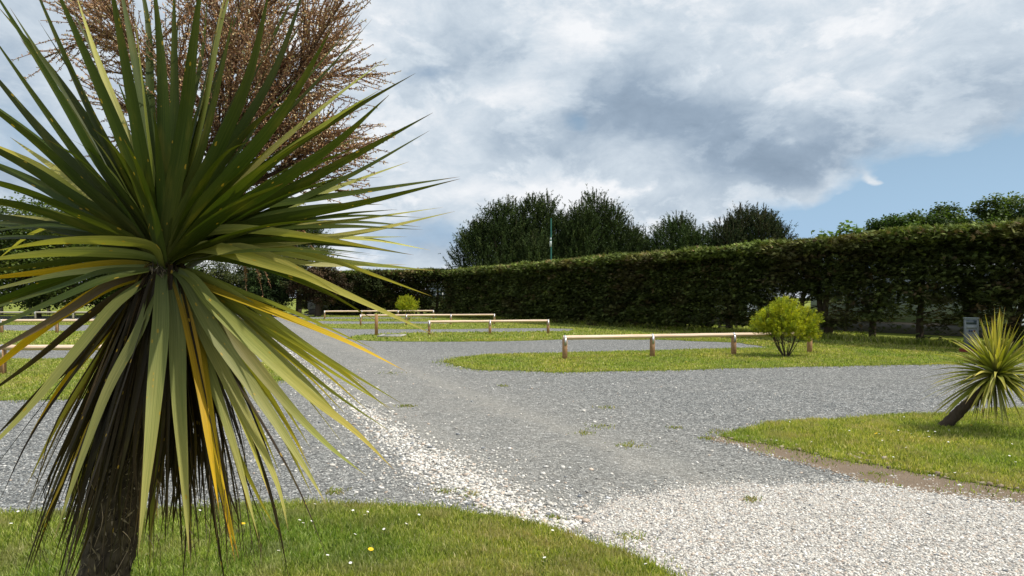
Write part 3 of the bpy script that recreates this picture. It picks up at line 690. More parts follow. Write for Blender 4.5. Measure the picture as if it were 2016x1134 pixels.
def pine(x, y, w, h, label, n_shoots=1500, leaders=5, group='trees beyond the clipped hedge', crown0=1.6, col=((0.038, 0.060, 0.018), (0.058, 0.088, 0.027), (0.088, 0.115, 0.036)), skew=0.0):
    w *= .84
    t = thing('pine_tree', label, 'tree', (x, y, 0), group)
    mb = MB(); limb(mb, (x, y, -.1), (x + skew * .3, y, h * .8), .28, .08, .05, 9)
    fb = MB(); lead = []
    leaders = int(leaders * 1.8)
    for i in range(leaders):
        a = (i + .5) / leaders * 2 - 1 + rng.uniform(-.12, .12)
        lead.append((x + a * w * .42, y + rng.uniform(-1, 1) * w * .22, h * (1 - .26 * abs(a) ** 2.4) * rng.uniform(.84, 1.03), w / leaders * 1.6))
    for (lx, ly, lh, lr) in lead:
        limb(mb, (x, y, h * .25), (lx, ly, lh * .96), .12, .02, .05, 8, k=5)
        k = int(n_shoots * 1.1) // leaders
        u = rng.random(k) ** .8; z = crown0 + (lh - crown0) * u
        prof = lr * (1.9 * (1 - u) ** .55 + .12)
        a = rng.uniform(0, 6.28, k); rr = prof * np.sqrt(rng.uniform(.25, 1.0, k)) * (0.8 + .5 * vnoise(a * 1.3 + lx, z * 1.1))
        p = np.stack([lx + np.cos(a) * rr, ly + np.sin(a) * rr, z + rr * .12], 1)
        out_ = np.stack([np.cos(a), np.sin(a), np.zeros(k)], 1)
        axis = unit(out_ * .65 + np.array([0, 0, 1.0]) + rng.normal(0, .16, (k, 3)))
        ln = rng.uniform(.45, 1.25, k) * (.6 + .6 * (rr / np.maximum(prof, .05)))
        pc = palette(k, col, [2, 3, 1.5], .2)
        for j in range(26):
            f = rng.random(k)[:, None]
            base = p + axis * ln[:, None] * f
            d = unit(axis * 1.0 + rng.normal(0, .62, (k, 3))); sdv = unit(np.cross(d, rdir(k)))
            ribs(fb, base, d, sdv, rng.uniform(.13, .24, k), .026, pc * rng.uniform(.7, 1.3, (k, 1)))
        # candles at the leader tips
        for j in range(5):
            q = np.array([lx, ly, lh]) + rng.normal(0, 1, 3) * np.array([lr * .25, lr * .25, .25]); hh = rng.uniform(.5, 1.2)
            tube(fb, [q, q + np.array([rng.normal(0, .04), 0, hh])], [.035, .012], (0.10, 0.085, 0.05), 4, cap=False)
            m_ = 46; zz = rng.random(m_) * hh; dd_ = unit(np.array([0, 0, 1.0]) + rng.normal(0, .5, (m_, 3)))
            ribs(fb, q + np.stack([0 * zz, 0 * zz, zz], 1), dd_, unit(np.cross(dd_, rdir(m_))), .15, .018, palette(m_, col, [2, 3, 1.5], .2))
    mb.build('trunk', M['bark'], t); fb.build('crown', M['cypress'], t); rebase(t); return t
pine(-.9, 60, 7.6, 8.7, 'leftmost of the dark pines above the far stretch of hedge, ragged at its left side', 3600, 6)
pine(2.6, 62, 7.0, 9.5, 'dark pine with thin pale leader shoots just behind the green pole', 2900, 5)
pine(7.2, 61, 8.6, 9.7, 'broad dense dark pine right of the green pole, with spiky top', 4800, 7)
pine(11.6, 63, 2.6, 6.9, 'small dark pine at the right foot of the broad dense pine', 800, 3)
pine(14.4, 60, 6.0, 7.8, 'rounded yellowish green pine standing alone above the middle of the hedge', 2400, 5, col=((0.045, 0.075, 0.022), (0.06, 0.095, 0.028), (0.085, 0.115, 0.036)))
pine(20.0, 60, 8.6, 8.4, 'wide domed pine with brownish needles, rightmost of the pines above the hedge', 3900, 8, col=((0.035, 0.055, 0.022), (0.06, 0.075, 0.032), (0.09, 0.085, 0.045)))
pine(-19.8, 66, 4.6, 8.7, 'dark pine seen between the leaves right of the cabbage tree crown', 1500, 3, group='trees at the far end')

def broadleaf(x, y, w, d, h, z0, label, n_cl=150, per=80, leaf=.12, cols=((0.05, 0.09, 0.018), (0.07, 0.12, 0.024), (0.10, 0.15, 0.03)), name='broadleaf_tree', cat='tree', group=None, trunk_r=.25, cl_r=.5, mat='foliage'):
    t = thing(name, label, cat, (x, y, 0), group)
    mb = MB(); top = limb(mb, (x, y, -.1), (x + rng.normal(0, .2), y, z0 + (h - z0) * .6), trunk_r, trunk_r * .4, .06, 9)
    fb = MB()
    cz = (z0 + h) / 2; rz = (h - z0) / 2
    v = rdir(n_cl); rad = rng.random(n_cl) ** (1 / 2.2)
    bump_ = .78 + .42 * vnoise(v[:, 0] * 2.2 + x, v[:, 2] * 2.2 + v[:, 1] * 1.7 + y)
    c = np.array([x, y, cz]) + v * rad[:, None] * np.array([w / 2, d / 2, rz]) * bump_[:, None]
    for i in range(0, n_cl, 4):
        b0 = top[rng.integers(2, len(top))]; limb(mb, b0, c[i], trunk_r * .25, .015, .08, 6, k=4)
    q = np.repeat(c, per, 0); m = len(q)
    q = q + rdir(m, .7) * (cl_r * rng.random((m, 1)) ** .6)
    dd_ = rdir(m, .6); sdv = unit(np.cross(dd_, rdir(m) * .6 + np.array([0, 0, 1.0])))
    cc = np.repeat(palette(n_cl, cols, [2, 3, 2], .15), per, 0) * rng.uniform(.75, 1.3, (m, 1))
    ribs(fb, q, dd_, sdv, leaf * rng.uniform(.7, 1.3, m), leaf * .40, cc)
    mb.build('trunk', M['bark'], t); fb.build('crown', M[mat], t); rebase(t); return t
g1 = 'trees beyond the clipped hedge'
broadleaf(25.3, 44, 6.6, 5, 6.9, 2.0, 'low domed broadleaf tree above the right part of the hedge', 420, 150, .17, group=g1)
broadleaf(30.2, 41, 9.6, 6, 7.6, 2.2, 'taller open broadleaf tree above the hedge at the right edge of the photo', 420, 150, .17, group=g1, cols=((0.06, 0.10, 0.02), (0.085, 0.13, 0.026), (0.11, 0.155, 0.035)))
broadleaf(26.8, 38, 4.6, 3, 5.4, 2.0, 'low greenish shrub top between the domed tree and the tall open tree', 150, 110, .14, name='shrub', cat='shrub')
broadleaf(14.6, 31.2, 2.9, 1.6, 4.85, 2.4, 'bright young sycamore with large leaves poking above the hedge', 85, 18, .24, name='sapling', cat='tree', cols=((0.10, 0.17, 0.03), (0.13, 0.21, 0.04), (0.16, 0.24, 0.05)), trunk_r=.06, cl_r=.38)
broadleaf(12.0, 38.0, 2.6, 1.4, 4.25, 2.2, 'pale green bramble growth poking over the middle of the hedge', 60, 26, .14, name='bramble', cat='shrub', cols=((0.12, 0.17, 0.04), (0.16, 0.22, 0.05), (0.2, 0.25, 0.06)), trunk_r=.04, cl_r=.35)
g2 = 'trees at the far end'
broadleaf(-36, 54, 15, 9, 9.3, .6, 'large broadleaf tree behind the leaves at the left edge of the photo', 420, 110, .22, group=g2, cl_r=.9, cols=((0.06, 0.09, 0.02), (0.10, 0.14, 0.03), (0.15, 0.18, 0.04)))
broadleaf(-31.5, 60, 9, 6, 6.6, .3, 'dark rounded broadleaf tree right of the large left tree', 230, 110, .22, group=g2, cl_r=.8)
broadleaf(-46, 62, 14, 8, 8.0, .3, 'broadleaf tree mostly outside the left edge of the photo', 200, 90, .24, group=g2, cl_r=.9)
broadleaf(-25.5, 62, 7.2, 4, 4.9, .1, 'grey green rounded shrub bank right of the cabbage tree crown', 210, 110, .16, name='shrub', cat='shrub', cols=((0.06, 0.08, 0.03), (0.10, 0.12, 0.045), (0.14, 0.15, 0.06)), cl_r=.6)
broadleaf(-22.6, 64, 6.5, 4, 4.9, .1, 'dark green shrub bank beside the end of the gravel road', 200, 110, .18, name='shrub', cat='shrub', cols=((0.035, 0.065, 0.02), (0.06, 0.09, 0.03), (0.08, 0.11, 0.035)), cl_r=.6)
broadleaf(-36, 68, 22, 4, 4.5, .0, 'long dark bank of bushes far behind the left pitches', 330, 110, .22, name='shrub', cat='shrub', cl_r=.8, cols=((0.035, 0.06, 0.018), (0.05, 0.08, 0.025), (0.07, 0.1, 0.03)))
broadleaf(-19.6, 57.5, 3.9, 3.2, 4.2, .35, 'dark green conifer with drooping boughs at the far bend of the road', 170, 110, .16, name='conifer_tree', group=g2, cols=((0.03, 0.05, 0.018), (0.045, 0.075, 0.022), (0.07, 0.11, 0.03)), mat='cypress', cl_r=.42)
broadleaf(-15.6, 57.0, 4.8, 4.0, 4.1, 1.1, 'copper brown tree with a bare trunk left of the far fence', 210, 110, .15, name='copper_tree', group=g2, cols=((0.055, 0.04, 0.022), (0.085, 0.052, 0.028), (0.06, 0.06, 0.022)), mat='cypress', cl_r=.45, trunk_r=.3)
broadleaf(-11.9, 59.4, 2.9, 2.2, 3.9, 1.0, 'dark tree between the copper tree and the far hedge', 100, 100, .15, name='dark_tree', group=g2, cols=((0.04, 0.05, 0.018), (0.05, 0.065, 0.02), (0.08, 0.065, 0.028)), mat='cypress', cl_r=.42, trunk_r=.2)

def golden_bush(x, y, w, h, z0, label, nstem, n_tw, seed_shape):
    t = thing('golden_bush', label, 'bush', (x, y, 0), 'golden green bushes')
    mb = MB(); fb = MB()
    cz = z0 + (h - z0) * .5
    for i in range(nstem):
        a = rng.uniform(0, 6.28); r_ = rng.uniform(.2, .62) * w / 2
        e = np.array([x + math.cos(a) * r_ * 1.15, y + math.sin(a) * r_, cz + rng.uniform(-.05, .25)])
        b = np.array([x + math.cos(a) * .06, y + math.sin(a) * .06, 0])
        mid = b * .55 + e * .45 + np.array([math.cos(a) * .05, 0, -.08])
        pts = catmull([b, mid, e], 8); tube(mb, pts, np.linspace(.013, .005, 8), (1, 1, 1), 5)
        for _ in range(4):
            j = rng.integers(3, 7); limb(mb, pts[j], pts[j] + np.array([rng.normal(0, .18), rng.normal(0, .18), rng.uniform(.1, .35)]), .006, .003, .1, 4, k=4)
    n_cl = n_tw
    if seed_shape == 0: lobes = [(-.02, 1.02, .50, .43), (.52, .90, .36, .34), (-.50, .84, .38, .30), (.64, .56, .24, .20), (.05, .76, .66, .34), (-.28, 1.08, .30, .24)]
    else: lobes = [(0, cz, w / 2, (h - z0) / 2), (-.2, cz + .05, w / 2.4, (h - z0) / 2.2)]
    li_ = rng.choice(len(lobes), n_cl, p=np.array([l[2] ** 2 for l in lobes]) / sum(l[2] ** 2 for l in lobes)); LB = np.array(lobes)[li_]
    v = rdir(n_cl); v[:, 2] = np.where(v[:, 2] < -.75, -v[:, 2], v[:, 2])
    lump = .74 + .5 * vnoise(v[:, 0] * 3.2 + 9 + seed_shape, v[:, 2] * 3.2 + v[:, 1] * 2.4)
    c = np.stack([x + LB[:, 0], np.full(n_cl, y), LB[:, 1]], 1) + v * (rng.random((n_cl, 1)) ** .42) * np.stack([LB[:, 2], LB[:, 2] * .9, LB[:, 3]], 1) * lump[:, None]
    per = 34; q = np.repeat(c, per, 0); m = len(q)
    ax = np.repeat(unit(v * .8 + np.array([0, 0, .55]) + rng.normal(0, .35, (n_cl, 3))), per, 0)
    q = q + ax * rng.uniform(-.05, .10, (m, 1)) + rng.normal(0, .016, (m, 3))
    dd_ = unit(ax + rng.normal(0, .65, (m, 3))); sdv = unit(np.cross(dd_, rdir(m)))
    cc = np.repeat(palette(n_cl, [(0.36, 0.40, 0.020), (0.48, 0.49, 0.022), (0.24, 0.31, 0.025), (0.56, 0.53, 0.03)], [3, 3, 2, 1.5], .12), per, 0) * rng.uniform(.8, 1.25, (m, 1))
    ribs(fb, q, dd_, sdv, rng.uniform(.035, .06, m) * (w / 1.7 * .3 + .7), .0065, cc)
    mb.build('stem', M['bark'], t); fb.build('crown', M['foliage'], t); rebase(t)
bx, by = G(1545, 702.5)
golden_bush(bx + .03, by, 1.72, 1.45, .50, 'large golden green bush with bare lower stems beside the near right fence', 18, 1900, 0)
bx2, by2 = G(803, 630)
golden_bush(-7.05, 48.3, 1.55, 1.62, .35, 'small round golden green bush in front of the far hedge', 8, 900, 4)

# ------------------------------------------------------------------ timber fences with diagonal rails and metal straps
PINKWOOD = (0.80, 0.64, 0.50); POSTWOOD = (0.42, 0.26, 0.145); GREYWOOD = (0.42, 0.39, 0.35)
def fence(pts, label, wood=PINKWOOD, post=POSTWOOD, hh=0.60, strap=True, ext=0.0):
    p0, p1 = np.array(pts[0]), np.array(pts[-1]); dr = unit(p1 - p0); rz = math.atan2(dr[1], dr[0])
    t = thing('fence', label, 'fence', (float(p0[0]), float(p0[1]), 0), 'low timber fences between the pitches')
    t.rotation_euler = (0, 0, rz)
    def child(mb, name, mat): o = mb.build(name, mat, t); return o
    xs = [float(np.dot(np.array(p) - p0, dr)) for p in pts]; rail_r = 0.056; zc = hh - rail_r
    for i, xx in enumerate(xs):
        mb = MB(); cc = np.array(post) * rng.uniform(.85, 1.15)
        box(mb, (xx, 0, (hh - .045 - .1) / 2 - .05), (.10, .11, hh - .045 + .1 - .0), cc, bev=.006); child(mb, 'post', M['wood'])
        if strap:
            mb = MB(); e = .004; r = rail_r + e; hw = .026; sh = .028
            for (y0, z0, y1, z1) in ((0, zc + r, -r, zc), (0, zc + r, r, zc), (-r, zc, -.059, hh - .24), (r, zc, .059, hh - .24)):
                v = []
                for sx in (-sh, sh): v += [(xx + sx, y0, z0), (xx + sx, y1, z1)]
                d = np.array([0, -(z1 - z0), (y1 - y0)]); d = d / np.linalg.norm(d) * .003
                v = np.array(v); d = d if (d[1] * (y1 + y0 + 1e-6) > 0) else -d
                vv = np.vstack([v, v + d]); mb.add(vv, [(0, 1, 3, 2), (4, 6, 7, 5), (0, 2, 6, 4), (1, 5, 7, 3), (0, 4, 5, 1), (2, 3, 7, 6)], (0.62, 0.63, 0.66))
            child(mb, 'strap', M['metal'])
    for i in range(len(xs) - 1):
        mb = MB(); a = xs[i] - (.045 if i == 0 else -.003); b = xs[i + 1] + (.045 if i == len(xs) - 2 else -.003)
        n_ = 9; cc = np.array(wood) * rng.uniform(.92, 1.08)
        X = np.linspace(a, b, n_); sag = rng.normal(0, .0015, n_)
        prof = []
        for q in range(4):
            an = q * math.pi / 2
            for da in (-.10, .10): prof.append((math.sin(an + da) * rail_r * .985, math.cos(an + da) * rail_r * .985))
        pr = np.array(prof); v = np.array([[(x_, p_[0], zc + p_[1] + sg) for p_ in pr] for x_, sg in zip(X, sag)]).reshape(-1, 3)
        f = [(r_ * 8 + q, r_ * 8 + (q + 1) % 8, (r_ + 1) * 8 + (q + 1) % 8, (r_ + 1) * 8 + q) for r_ in range(n_ - 1) for q in range(8)]
        mb.add(v, f, cc)
        for e_ in (0, n_ - 1):
            ids = [(0, 1, 2, 3), (0, 3, 4, 7), (4, 5, 6, 7)]; mb.add(v[e_ * 8:e_ * 8 + 8], ids if e_ == 0 else [q[::-1] for q in ids], np.array(cc) * .8)
        child(mb, 'rail', M['wood'])
    return t
def line(a, b, n): a = np.array(a); b = np.array(b); return [tuple(a + (b - a) * i / (n - 1)) for i in range(n)]
fence(line(G(1112, 708), G(1594, 695.5), 4), 'nearest low timber fence on the right, its far end behind the golden bush')
fence(line(G(845, 660), G(1079, 656.8), 3), 'low three post timber fence left of and just behind the nearest right fence')
fence(line(G(710, 640.8), G(973, 638.6), 4), 'low timber fence third back from the camera, behind the lone post')
fence(line(G(639, 628.3), G(853, 626.6), 4), 'farthest low timber fence on the right, running behind the small round bush')
fence(line((-12.6, 14.2), (-7.75, 14.2), 3), 'nearest low timber fence on the left, crossing behind the cabbage tree leaves')
fence(line((-24.2, 30.4), (-17.2, 30.6), 4), 'low timber fence second back on the left, behind the second gravel strip')
fence(line((-36.5, 47), (-26.5, 47), 5), 'grey weathered low fence third back on the left', wood=(.50, .47, .43), post=GREYWOOD)
fence(line((-62, 95), (-54, 94), 4), 'pale low fence farthest back on the left', post=GREYWOOD)
# taller grey fence at the back left
t = thing('fence', 'taller grey weathered rail on thick posts behind the left pitches', 'fence', (-40, 62, 0))
for xx in (-44.5, -42.0, -40.4, -38.2):
    mb = MB(); box(mb, (xx, 62, .5), (.2, .2, 1.2), GREYWOOD, bev=.01); mb.build('post', M['wood'], t)
mb = MB(); box(mb, (-41, 61.9, 1.19), (8, .32, .12), (.5, .47, .43)); mb.build('rail', M['wood'], t); rebase(t)

# lone post
px_, py_ = G(741, 660.5)
t = MB(); box(t, (0, 0, .38), (.125, .125, .96), (0.42, 0.25, 0.12), bev=.008); o = t.build('post', M['wood']); o.location = (px_, py_, 0); o.rotation_euler = (0, 0, .25)
tag(o, 'lone square timber post on the lawn in front of the third fence', 'post')
# concrete drain cover
px_, py_ = G(772, 662.5)
t = thing('drain_cover', 'pale concrete drain cover set flat in the lawn beside the lone post', 'drain cover', (px_, py_, 0.022))
mb = MB()
for (cx_, cy_, sx_, sy_) in ((0, -.55, .95, .14), (0, .55, .95, .14), (-.42, 0, .12, .96), (.42, 0, .12, .96)): box(mb, (cx_, cy_, .02), (sx_, sy_, .05), (.45, .43, .38))
mb.build('frame', M['concrete'], t); mb = MB(); box(mb, (0, 0, .008), (.72, .955, .03), (.16, .17, .15)); mb.build('lid', M['metal'], t)

# green pole with boxes, in the hedge line
t = thing('utility_pole', 'thin green pole with a white box rising out of the long hedge', 'pole', (2.45, 44.6, 0))
mb = MB(); tube(mb, [(0, 0, -.2), (0, 0, 3.5), (0, 0, 6.5)], [.06, .05, .042], (0.02, 0.13, 0.10), 8); mb.build('mast', M['paint'], t)
mb = MB(); box(mb, (-.03, -.09, 4.88), (.12, .10, .36), (.62, .66, .66), bev=.01); mb.build('box', M['paint'], t)
mb = MB(); box(mb, (-.02, -.08, 5.2), (.09, .08, .12), (.62, .66, .66), bev=.01); mb.build('junction_box', M['paint'], t)
mb = MB(); box(mb, (-.03, -.9, 3.42), (.10, .10, .2), (.6, .62, .62), bev=.01); box(mb, (-.03, -.45, 3.40), (.03, .86, .03), (.5, .52, .52)); mb.build('bracket', M['paint'], t)

# service point box
bxp = np.array([(1912 - CX) / F * 20.2, 20.2])
t = thing('service_box', 'pale grey electric hook-up cabinet with dark window in front of the hedge', 'service box', (float(bxp[0]), float(bxp[1]), 0)); t.rotation_euler = (0, 0, -.45)
mb = MB(); box(mb, (0, 0, .46), (.34, .26, .96), (.17, .19, .20), bev=.012); mb.build('body', M['paint'], t)
mb = MB(); box(mb, (0, 0, .955), (.37, .29, .035), (.22, .25, .25), bev=.008); mb.build('lid', M['paint'], t)
mb = MB(); box(mb, (-.01, -.1315, .84), (.25, .005, .12), (.05, .09, .09)); mb.build('window', M['glass'], t)
mb = MB(); box(mb, (0, -.134, .70), (.26, .010, .10), (.22, .24, .25)); mb.build('panel', M['paint'], t)
for i, cl in enumerate(((.02, .03, .12), (.02, .03, .12), (.10, .02, .02))):
    mb = MB(); box(mb, (-.06 + i * .06, -.15, .60), (.04, .03, .045), cl, bev=.006); mb.build('socket', M['paint'], t)
# red hose coil
hx = (1906 - CX) / F * 19.6
mb = MB(); a = np.linspace(0, 5 * 6.283, 120); tube(mb, np.stack([hx + np.cos(a) * (.20 + .01 * np.sin(a * .3)), 19.6 + np.sin(a) * .2, .05 + a * .0022], 1), .011, (.22, .03, .02), 6)
tag(mb.build('hose', M['paint']), 'coiled red hose lying on the grass beside the grey cabinet', 'hose')
# low timber bench and small marker post by the hedge
bxx, byy = G(1428, 655)
t = thing('bench', 'small low timber bench in the shade at the foot of the hedge', 'bench', (bxx, byy, 0)); t.rotation_euler = (0, 0, -.3)
mb = MB(); box(mb, (0, 0, .26), (.62, .2, .05), (.22, .19, .14)); mb.build('seat', M['wood'], t)
for sx in (-1, 1): mb = MB(); box(mb, (sx * .26, 0, .105), (.06, .16, .25), (.20, .17, .12)); mb.build('leg', M['wood'], t)
def marker(px, py, h, label):
    mx_, my_ = G(px, py); mb = MB(); box(mb, (0, 0, h / 2 - .05), (.09, .06, h + .1), (.40, .38, .33), bev=.01); o = mb.build('marker_post', M['wood']); o.location = (mx_, my_, 0)
    tag(o, label, 'post', 'small marker posts along the hedge')
marker(1151.5, 633.5, .52, 'small pale marker post at the foot of the hedge left of the bench')
marker(1417, 652, .62, 'small pale marker post beside the low bench at the hedge')

# caravans seen through the hedge and at the far end
def caravan(x, y, rz, L, label, body=(.44, .50, .56), trim=(.25, .33, .36), windows=4):
    t = thing('static_caravan', label, 'caravan', (x, y, 0), 'static caravans beyond the hedges'); t.rotation_euler = (0, 0, rz)
    W, Hh = 2.6, 2.45
    mb = MB()
    pr = [(-W / 2, .5), (W / 2, .5), (W / 2, 2.55), (0, 2.82), (-W / 2, 2.55)]
    v = [(sx * L / 2, a, b) for sx in (-1, 1) for a, b in pr]
    mb.add(v, [(i, (i + 1) % 5, 5 + (i + 1) % 5, 5 + i) for i in range(5)], body); mb.add(v, [(0, 4, 3), (0, 3, 2), (0, 2, 1), (5, 8, 9), (5, 7, 8), (5, 6, 7)], body)
    mb.build('body', M['paint'], t)
    mb = MB()
    for sg in (-1, 1):
        vv = np.array([(-L / 2 - .12, 0, 2.84), (L / 2 + .12, 0, 2.84), (L / 2 + .12, sg * (W / 2 + .12), 2.56), (-L / 2 - .12, sg * (W / 2 + .12), 2.56)]); vv = np.vstack([vv, vv + [0, 0, .05]])
        mb.add(vv, [(0, 1, 2, 3), (4, 7, 6, 5), (0, 4, 5, 1), (1, 5, 6, 2), (2, 6, 7, 3), (3, 7, 4, 0)], (.28, .30, .31))
    mb.build('roof', M['paint'], t)
    mb = MB(); box(mb, (0, 0, .26), (L - .1, W - .1, .46), (.13, .12, .11)); mb.build('skirting', M['paint'], t)
    for i in range(windows):
        xx = -L / 2 + L * (i + .5) / windows
        mb = MB(); box(mb, (xx, -W / 2 - .006, 1.72), (L / windows * .62, .05, .88), (.8, .8, .8)); wo = mb.build('window', M['paint'], t)
        for sg in (-1, 1):
            mb = MB(); box(mb, (xx + sg * L / windows * .145, -W / 2 - .034, 1.72), (L / windows * .25, .012, .76), (.1, .1, .1)); g_ = mb.build('pane', M['glass'], wo)
ang = math.atan2(HU[1], HU[0])
for (s_, d_, lab) in ((5.5, 7.5, 'cream static caravan glimpsed through the hedge behind the large golden bush'), (-6.5, 6.5, 'cream static caravan glimpsed through the hedge at the right edge of the photo'), (19, 8, 'cream static caravan almost hidden behind the middle of the long hedge')):
    c = HA + HU * s_ + HN * d_; caravan(float(c[0]), float(c[1]), ang + math.pi, 9.0, lab)
caravan(-4.2, 68, .1, 8, 'pale caravan seen through the gap in the corner where the two hedges meet')
caravan(-15.2, 63.5, 0.05, 5.4, 'grey building with a row of windows under the trees behind the far fence', body=(.30, .32, .34), windows=5)

# ------------------------------------------------------------------ cabbage trees
def leaf_strip(mb, pts, W, cols, roll=None, fold=.22, n=20, base_w=.55, tip=.25, wdir=None, wf=.5, split=0.0, curl=0.0):
    """one long sword leaf along pts. cols: colours at base, middle, near tip, tip"""
    p = catmull(pts, n); t = unit(np.gradient(p, axis=0))
    L = np.concatenate([[0], np.cumsum(np.linalg.norm(np.diff(p, axis=0), axis=1))]); s = L / L[-1]
    w0 = unit(wdir - t * (t @ wdir)[:, None]); 
    for i in range(1, n):
        if w0[i] @ w0[i - 1] < 0: w0[i] = -w0[i]
    if roll is not None or curl:
        nn = np.cross(t, w0); a = (roll or 0) + curl * s; w0 = w0 * np.cos(a)[:, None] + nn * np.sin(a)[:, None]
    nn = np.cross(t, w0); up = np.where(nn[:, 2:3] < 0, -1.0, 1.0) * nn
    prof = np.where(s < .33, base_w + (1 - base_w) * np.sin(s / .33 * math.pi / 2), 1 - (np.clip(s - .33, 0, 1) / .67) ** 1.45)
    prof = np.maximum(prof, 0.015) * W / 2
    offs = np.array([-1, -.52, 0, .52, 1.0]); dip = np.array([0, -.62, -1, -.62, 0.0])
    v = p[:, None] + w0[:, None] * (offs[None, :, None] * prof[:, None, None]) + up[:, None] * (dip[None, :, None] * prof[:, None, None] * fold * (1 - .6 * s)[:, None, None])
    i = np.arange(n - 1)[:, None] * 5 + np.arange(4)[None]
    f = np.stack([i, i + 1, i + 6, i + 5], -1).reshape(-1, 4)
    cp = np.array([0, .45, .85, .95, 1.0]); cc = np.array([cols[0], cols[1], cols[2], cols[2], cols[3]], float)
    c = np.stack([np.interp(s, cp, cc[:, k]) for k in range(3)], 1)
    uo = rng.uniform(0, 50, 2)
    uv = np.stack([(offs[None] * prof[:, None] + uo[0]).ravel(), np.repeat(L + uo[1], 5)], 1)
    c5 = np.repeat(c, 5, 0).reshape(n, 5, 3).copy()
    mb.add(v.reshape(-1, 3), f, c5.reshape(-1, 3), uv)

DG = ((0.075, 0.078, 0.016), (0.046, 0.068, 0.010), (0.072, 0.088, 0.012), (0.20, 0.10, 0.04))     # young green
MG = ((0.07, 0.09, 0.025), (0.29, 0.29, 0.095), (0.46, 0.42, 0.125), (0.40, 0.27, 0.12))          # ageing grey green
YG = ((0.10, 0.115, 0.02), (0.36, 0.36, 0.09), (0.56, 0.46, 0.10), (0.34, 0.20, 0.10))            # yellowing
OR = ((0.14, 0.12, 0.03), (0.50, 0.31, 0.012), (0.66, 0.39, 0.015), (0.20, 0.10, 0.05))          # orange
BR = ((0.036, 0.024, 0.013), (0.036, 0.025, 0.014), (0.052, 0.036, 0.020), (0.18, 0.13, 0.10))      # dead
TN = ((0.07, 0.045, 0.02), (0.13, 0.085, 0.035), (0.17, 0.11, 0.05), (0.3, 0.25, 0.2))              # dead, tan
PALE = ((0.14, 0.15, 0.05), (0.38, 0.37, 0.16), (0.50, 0.45, 0.24), (0.4, 0.28, 0.16))
def jit(cs, a=.13):
    k = 1 + rng.normal(0, a); return tuple(tuple(np.clip(np.array(c) * k * (1 + rng.normal(0, .04, 3)), 0, .8)) for c in cs)

D = 1.9
C0 = P(328, 520, D)
def below(p): return p[-1][1] > 570
ct = thing('cabbage_tree', 'large cabbage tree close to the camera with brown dead leaves hanging round its trunk', 'tree', (P(95, 1727, D)[0], D, 0))
trunk_pts = np.array([[P(95, 1727, D)[0], D, -.05], P(150, 1440, D), P(205, 1134, D), P(238, 960, D), P(268, 800, D), P(305, 640, D), P(322, 560, D), P(327, 530, D)])
mb = MB(); tp = catmull(trunk_pts, 90)
k = 26; t_ = unit(np.gradient(tp, axis=0)); a_ = unit(np.cross(t_, [0, 1.0, 0])); b_ = np.cross(t_, a_); an = np.arange(k) * 2 * math.pi / k
rad = np.interp(np.linspace(0, 1, 90), [0, .15, .5, .8, 1], [.085, .062, .054, .043, .03])
ring = a_[:, None] * np.cos(an)[None, :, None] + b_[:, None] * np.sin(an)[None, :, None]
rough_ = 1 + .13 * rng.standard_normal((90, k)) * .6 + .12 * (vnoise(np.repeat(np.arange(90)[:, None] * .45, k, 1), np.repeat(an[None] * 3, 90, 0)) - .5)
v = (tp[:, None] + ring * (rad[:, None] * rough_)[..., None]).reshape(-1, 3)
i = np.arange(89)[:, None] * k + np.arange(k)[None]; j = np.arange(89)[:, None] * k + (np.arange(k)[None] + 1) % k
mb.add(v, np.stack([i, j, j + k, i + k], -1).reshape(-1, 4), np.clip(palette(90 * k, [(0.07, 0.055, 0.042), (0.11, 0.085, 0.062), (0.045, 0.034, 0.027)], [3, 2, 2], .2), 0, 1))
# old leaf bases and fibres hugging the trunk
nf = 4200; ti = rng.integers(18, 86, nf); aa = rng.uniform(0, 6.28, nf); rr = rad[ti] * 1.04
rd = a_[ti] * np.cos(aa)[:, None] + b_[ti] * np.sin(aa)[:, None]
pf = tp[ti] + rd * rr[:, None] + t_[ti] * rng.uniform(-.01, .01, (nf, 1))
tg = np.cross(t_[ti], rd); dn = unit(-t_[ti] * rng.choice([-1, 1], (nf, 1)) + tg * rng.normal(0, .9, (nf, 1)) + rd * rng.uniform(.05, .5, (nf, 1)))
ribs(mb, pf, dn, unit(np.cross(dn, rd)), rng.uniform(.008, .035, nf), rng.uniform(.0006, .0032, nf), palette(nf, [(0.10, 0.08, 0.06), (0.24, 0.19, 0.14), (0.34, 0.27, 0.20), (0.04, 0.03, 0.025)], [4, 2, .7, 4], .25))
mb.build('trunk', M['panicle'], ct)

cr = MB()
def key(pts, W, cols, dY, roll=0.0, arch=0.0, fold=.28, wf=.55, n=22, dl=0.0):
    """leaf through the given picture points; dY = how far its tip is behind (+) or before (-) the stem"""
    m = len(pts); fr = np.linspace(0, 1, m + 1)[1:]
    b = C0 + np.array([(pts[0][0] - 328) / 900 * .12, dY * .06, -.01 + dl])
    P3 = [b] + [P(q[0], q[1], D + dY * f ** 1.15) for q, f in zip(pts, fr)]
    P3 = np.array(P3); d = P3[-1] - P3[0]; rad_ = np.array([d[0], d[1], 0]); rad_ = rad_ / max(np.linalg.norm(rad_), .05)
    wp = np.cross([0, 0, 1.0], rad_); t0 = unit(P3[-1] - P3[0]); ws_ = np.cross([0, 1.0, 0], t0)
    if wp @ ws_ < 0: ws_ = -ws_
    wd = unit(wp * (1 - wf) + ws_ * wf)
    leaf_strip(cr, P3, W, jit(cols, .1), roll=roll + rng.normal(0, .12), fold=fold, n=n, wdir=wd)
w_ = .054
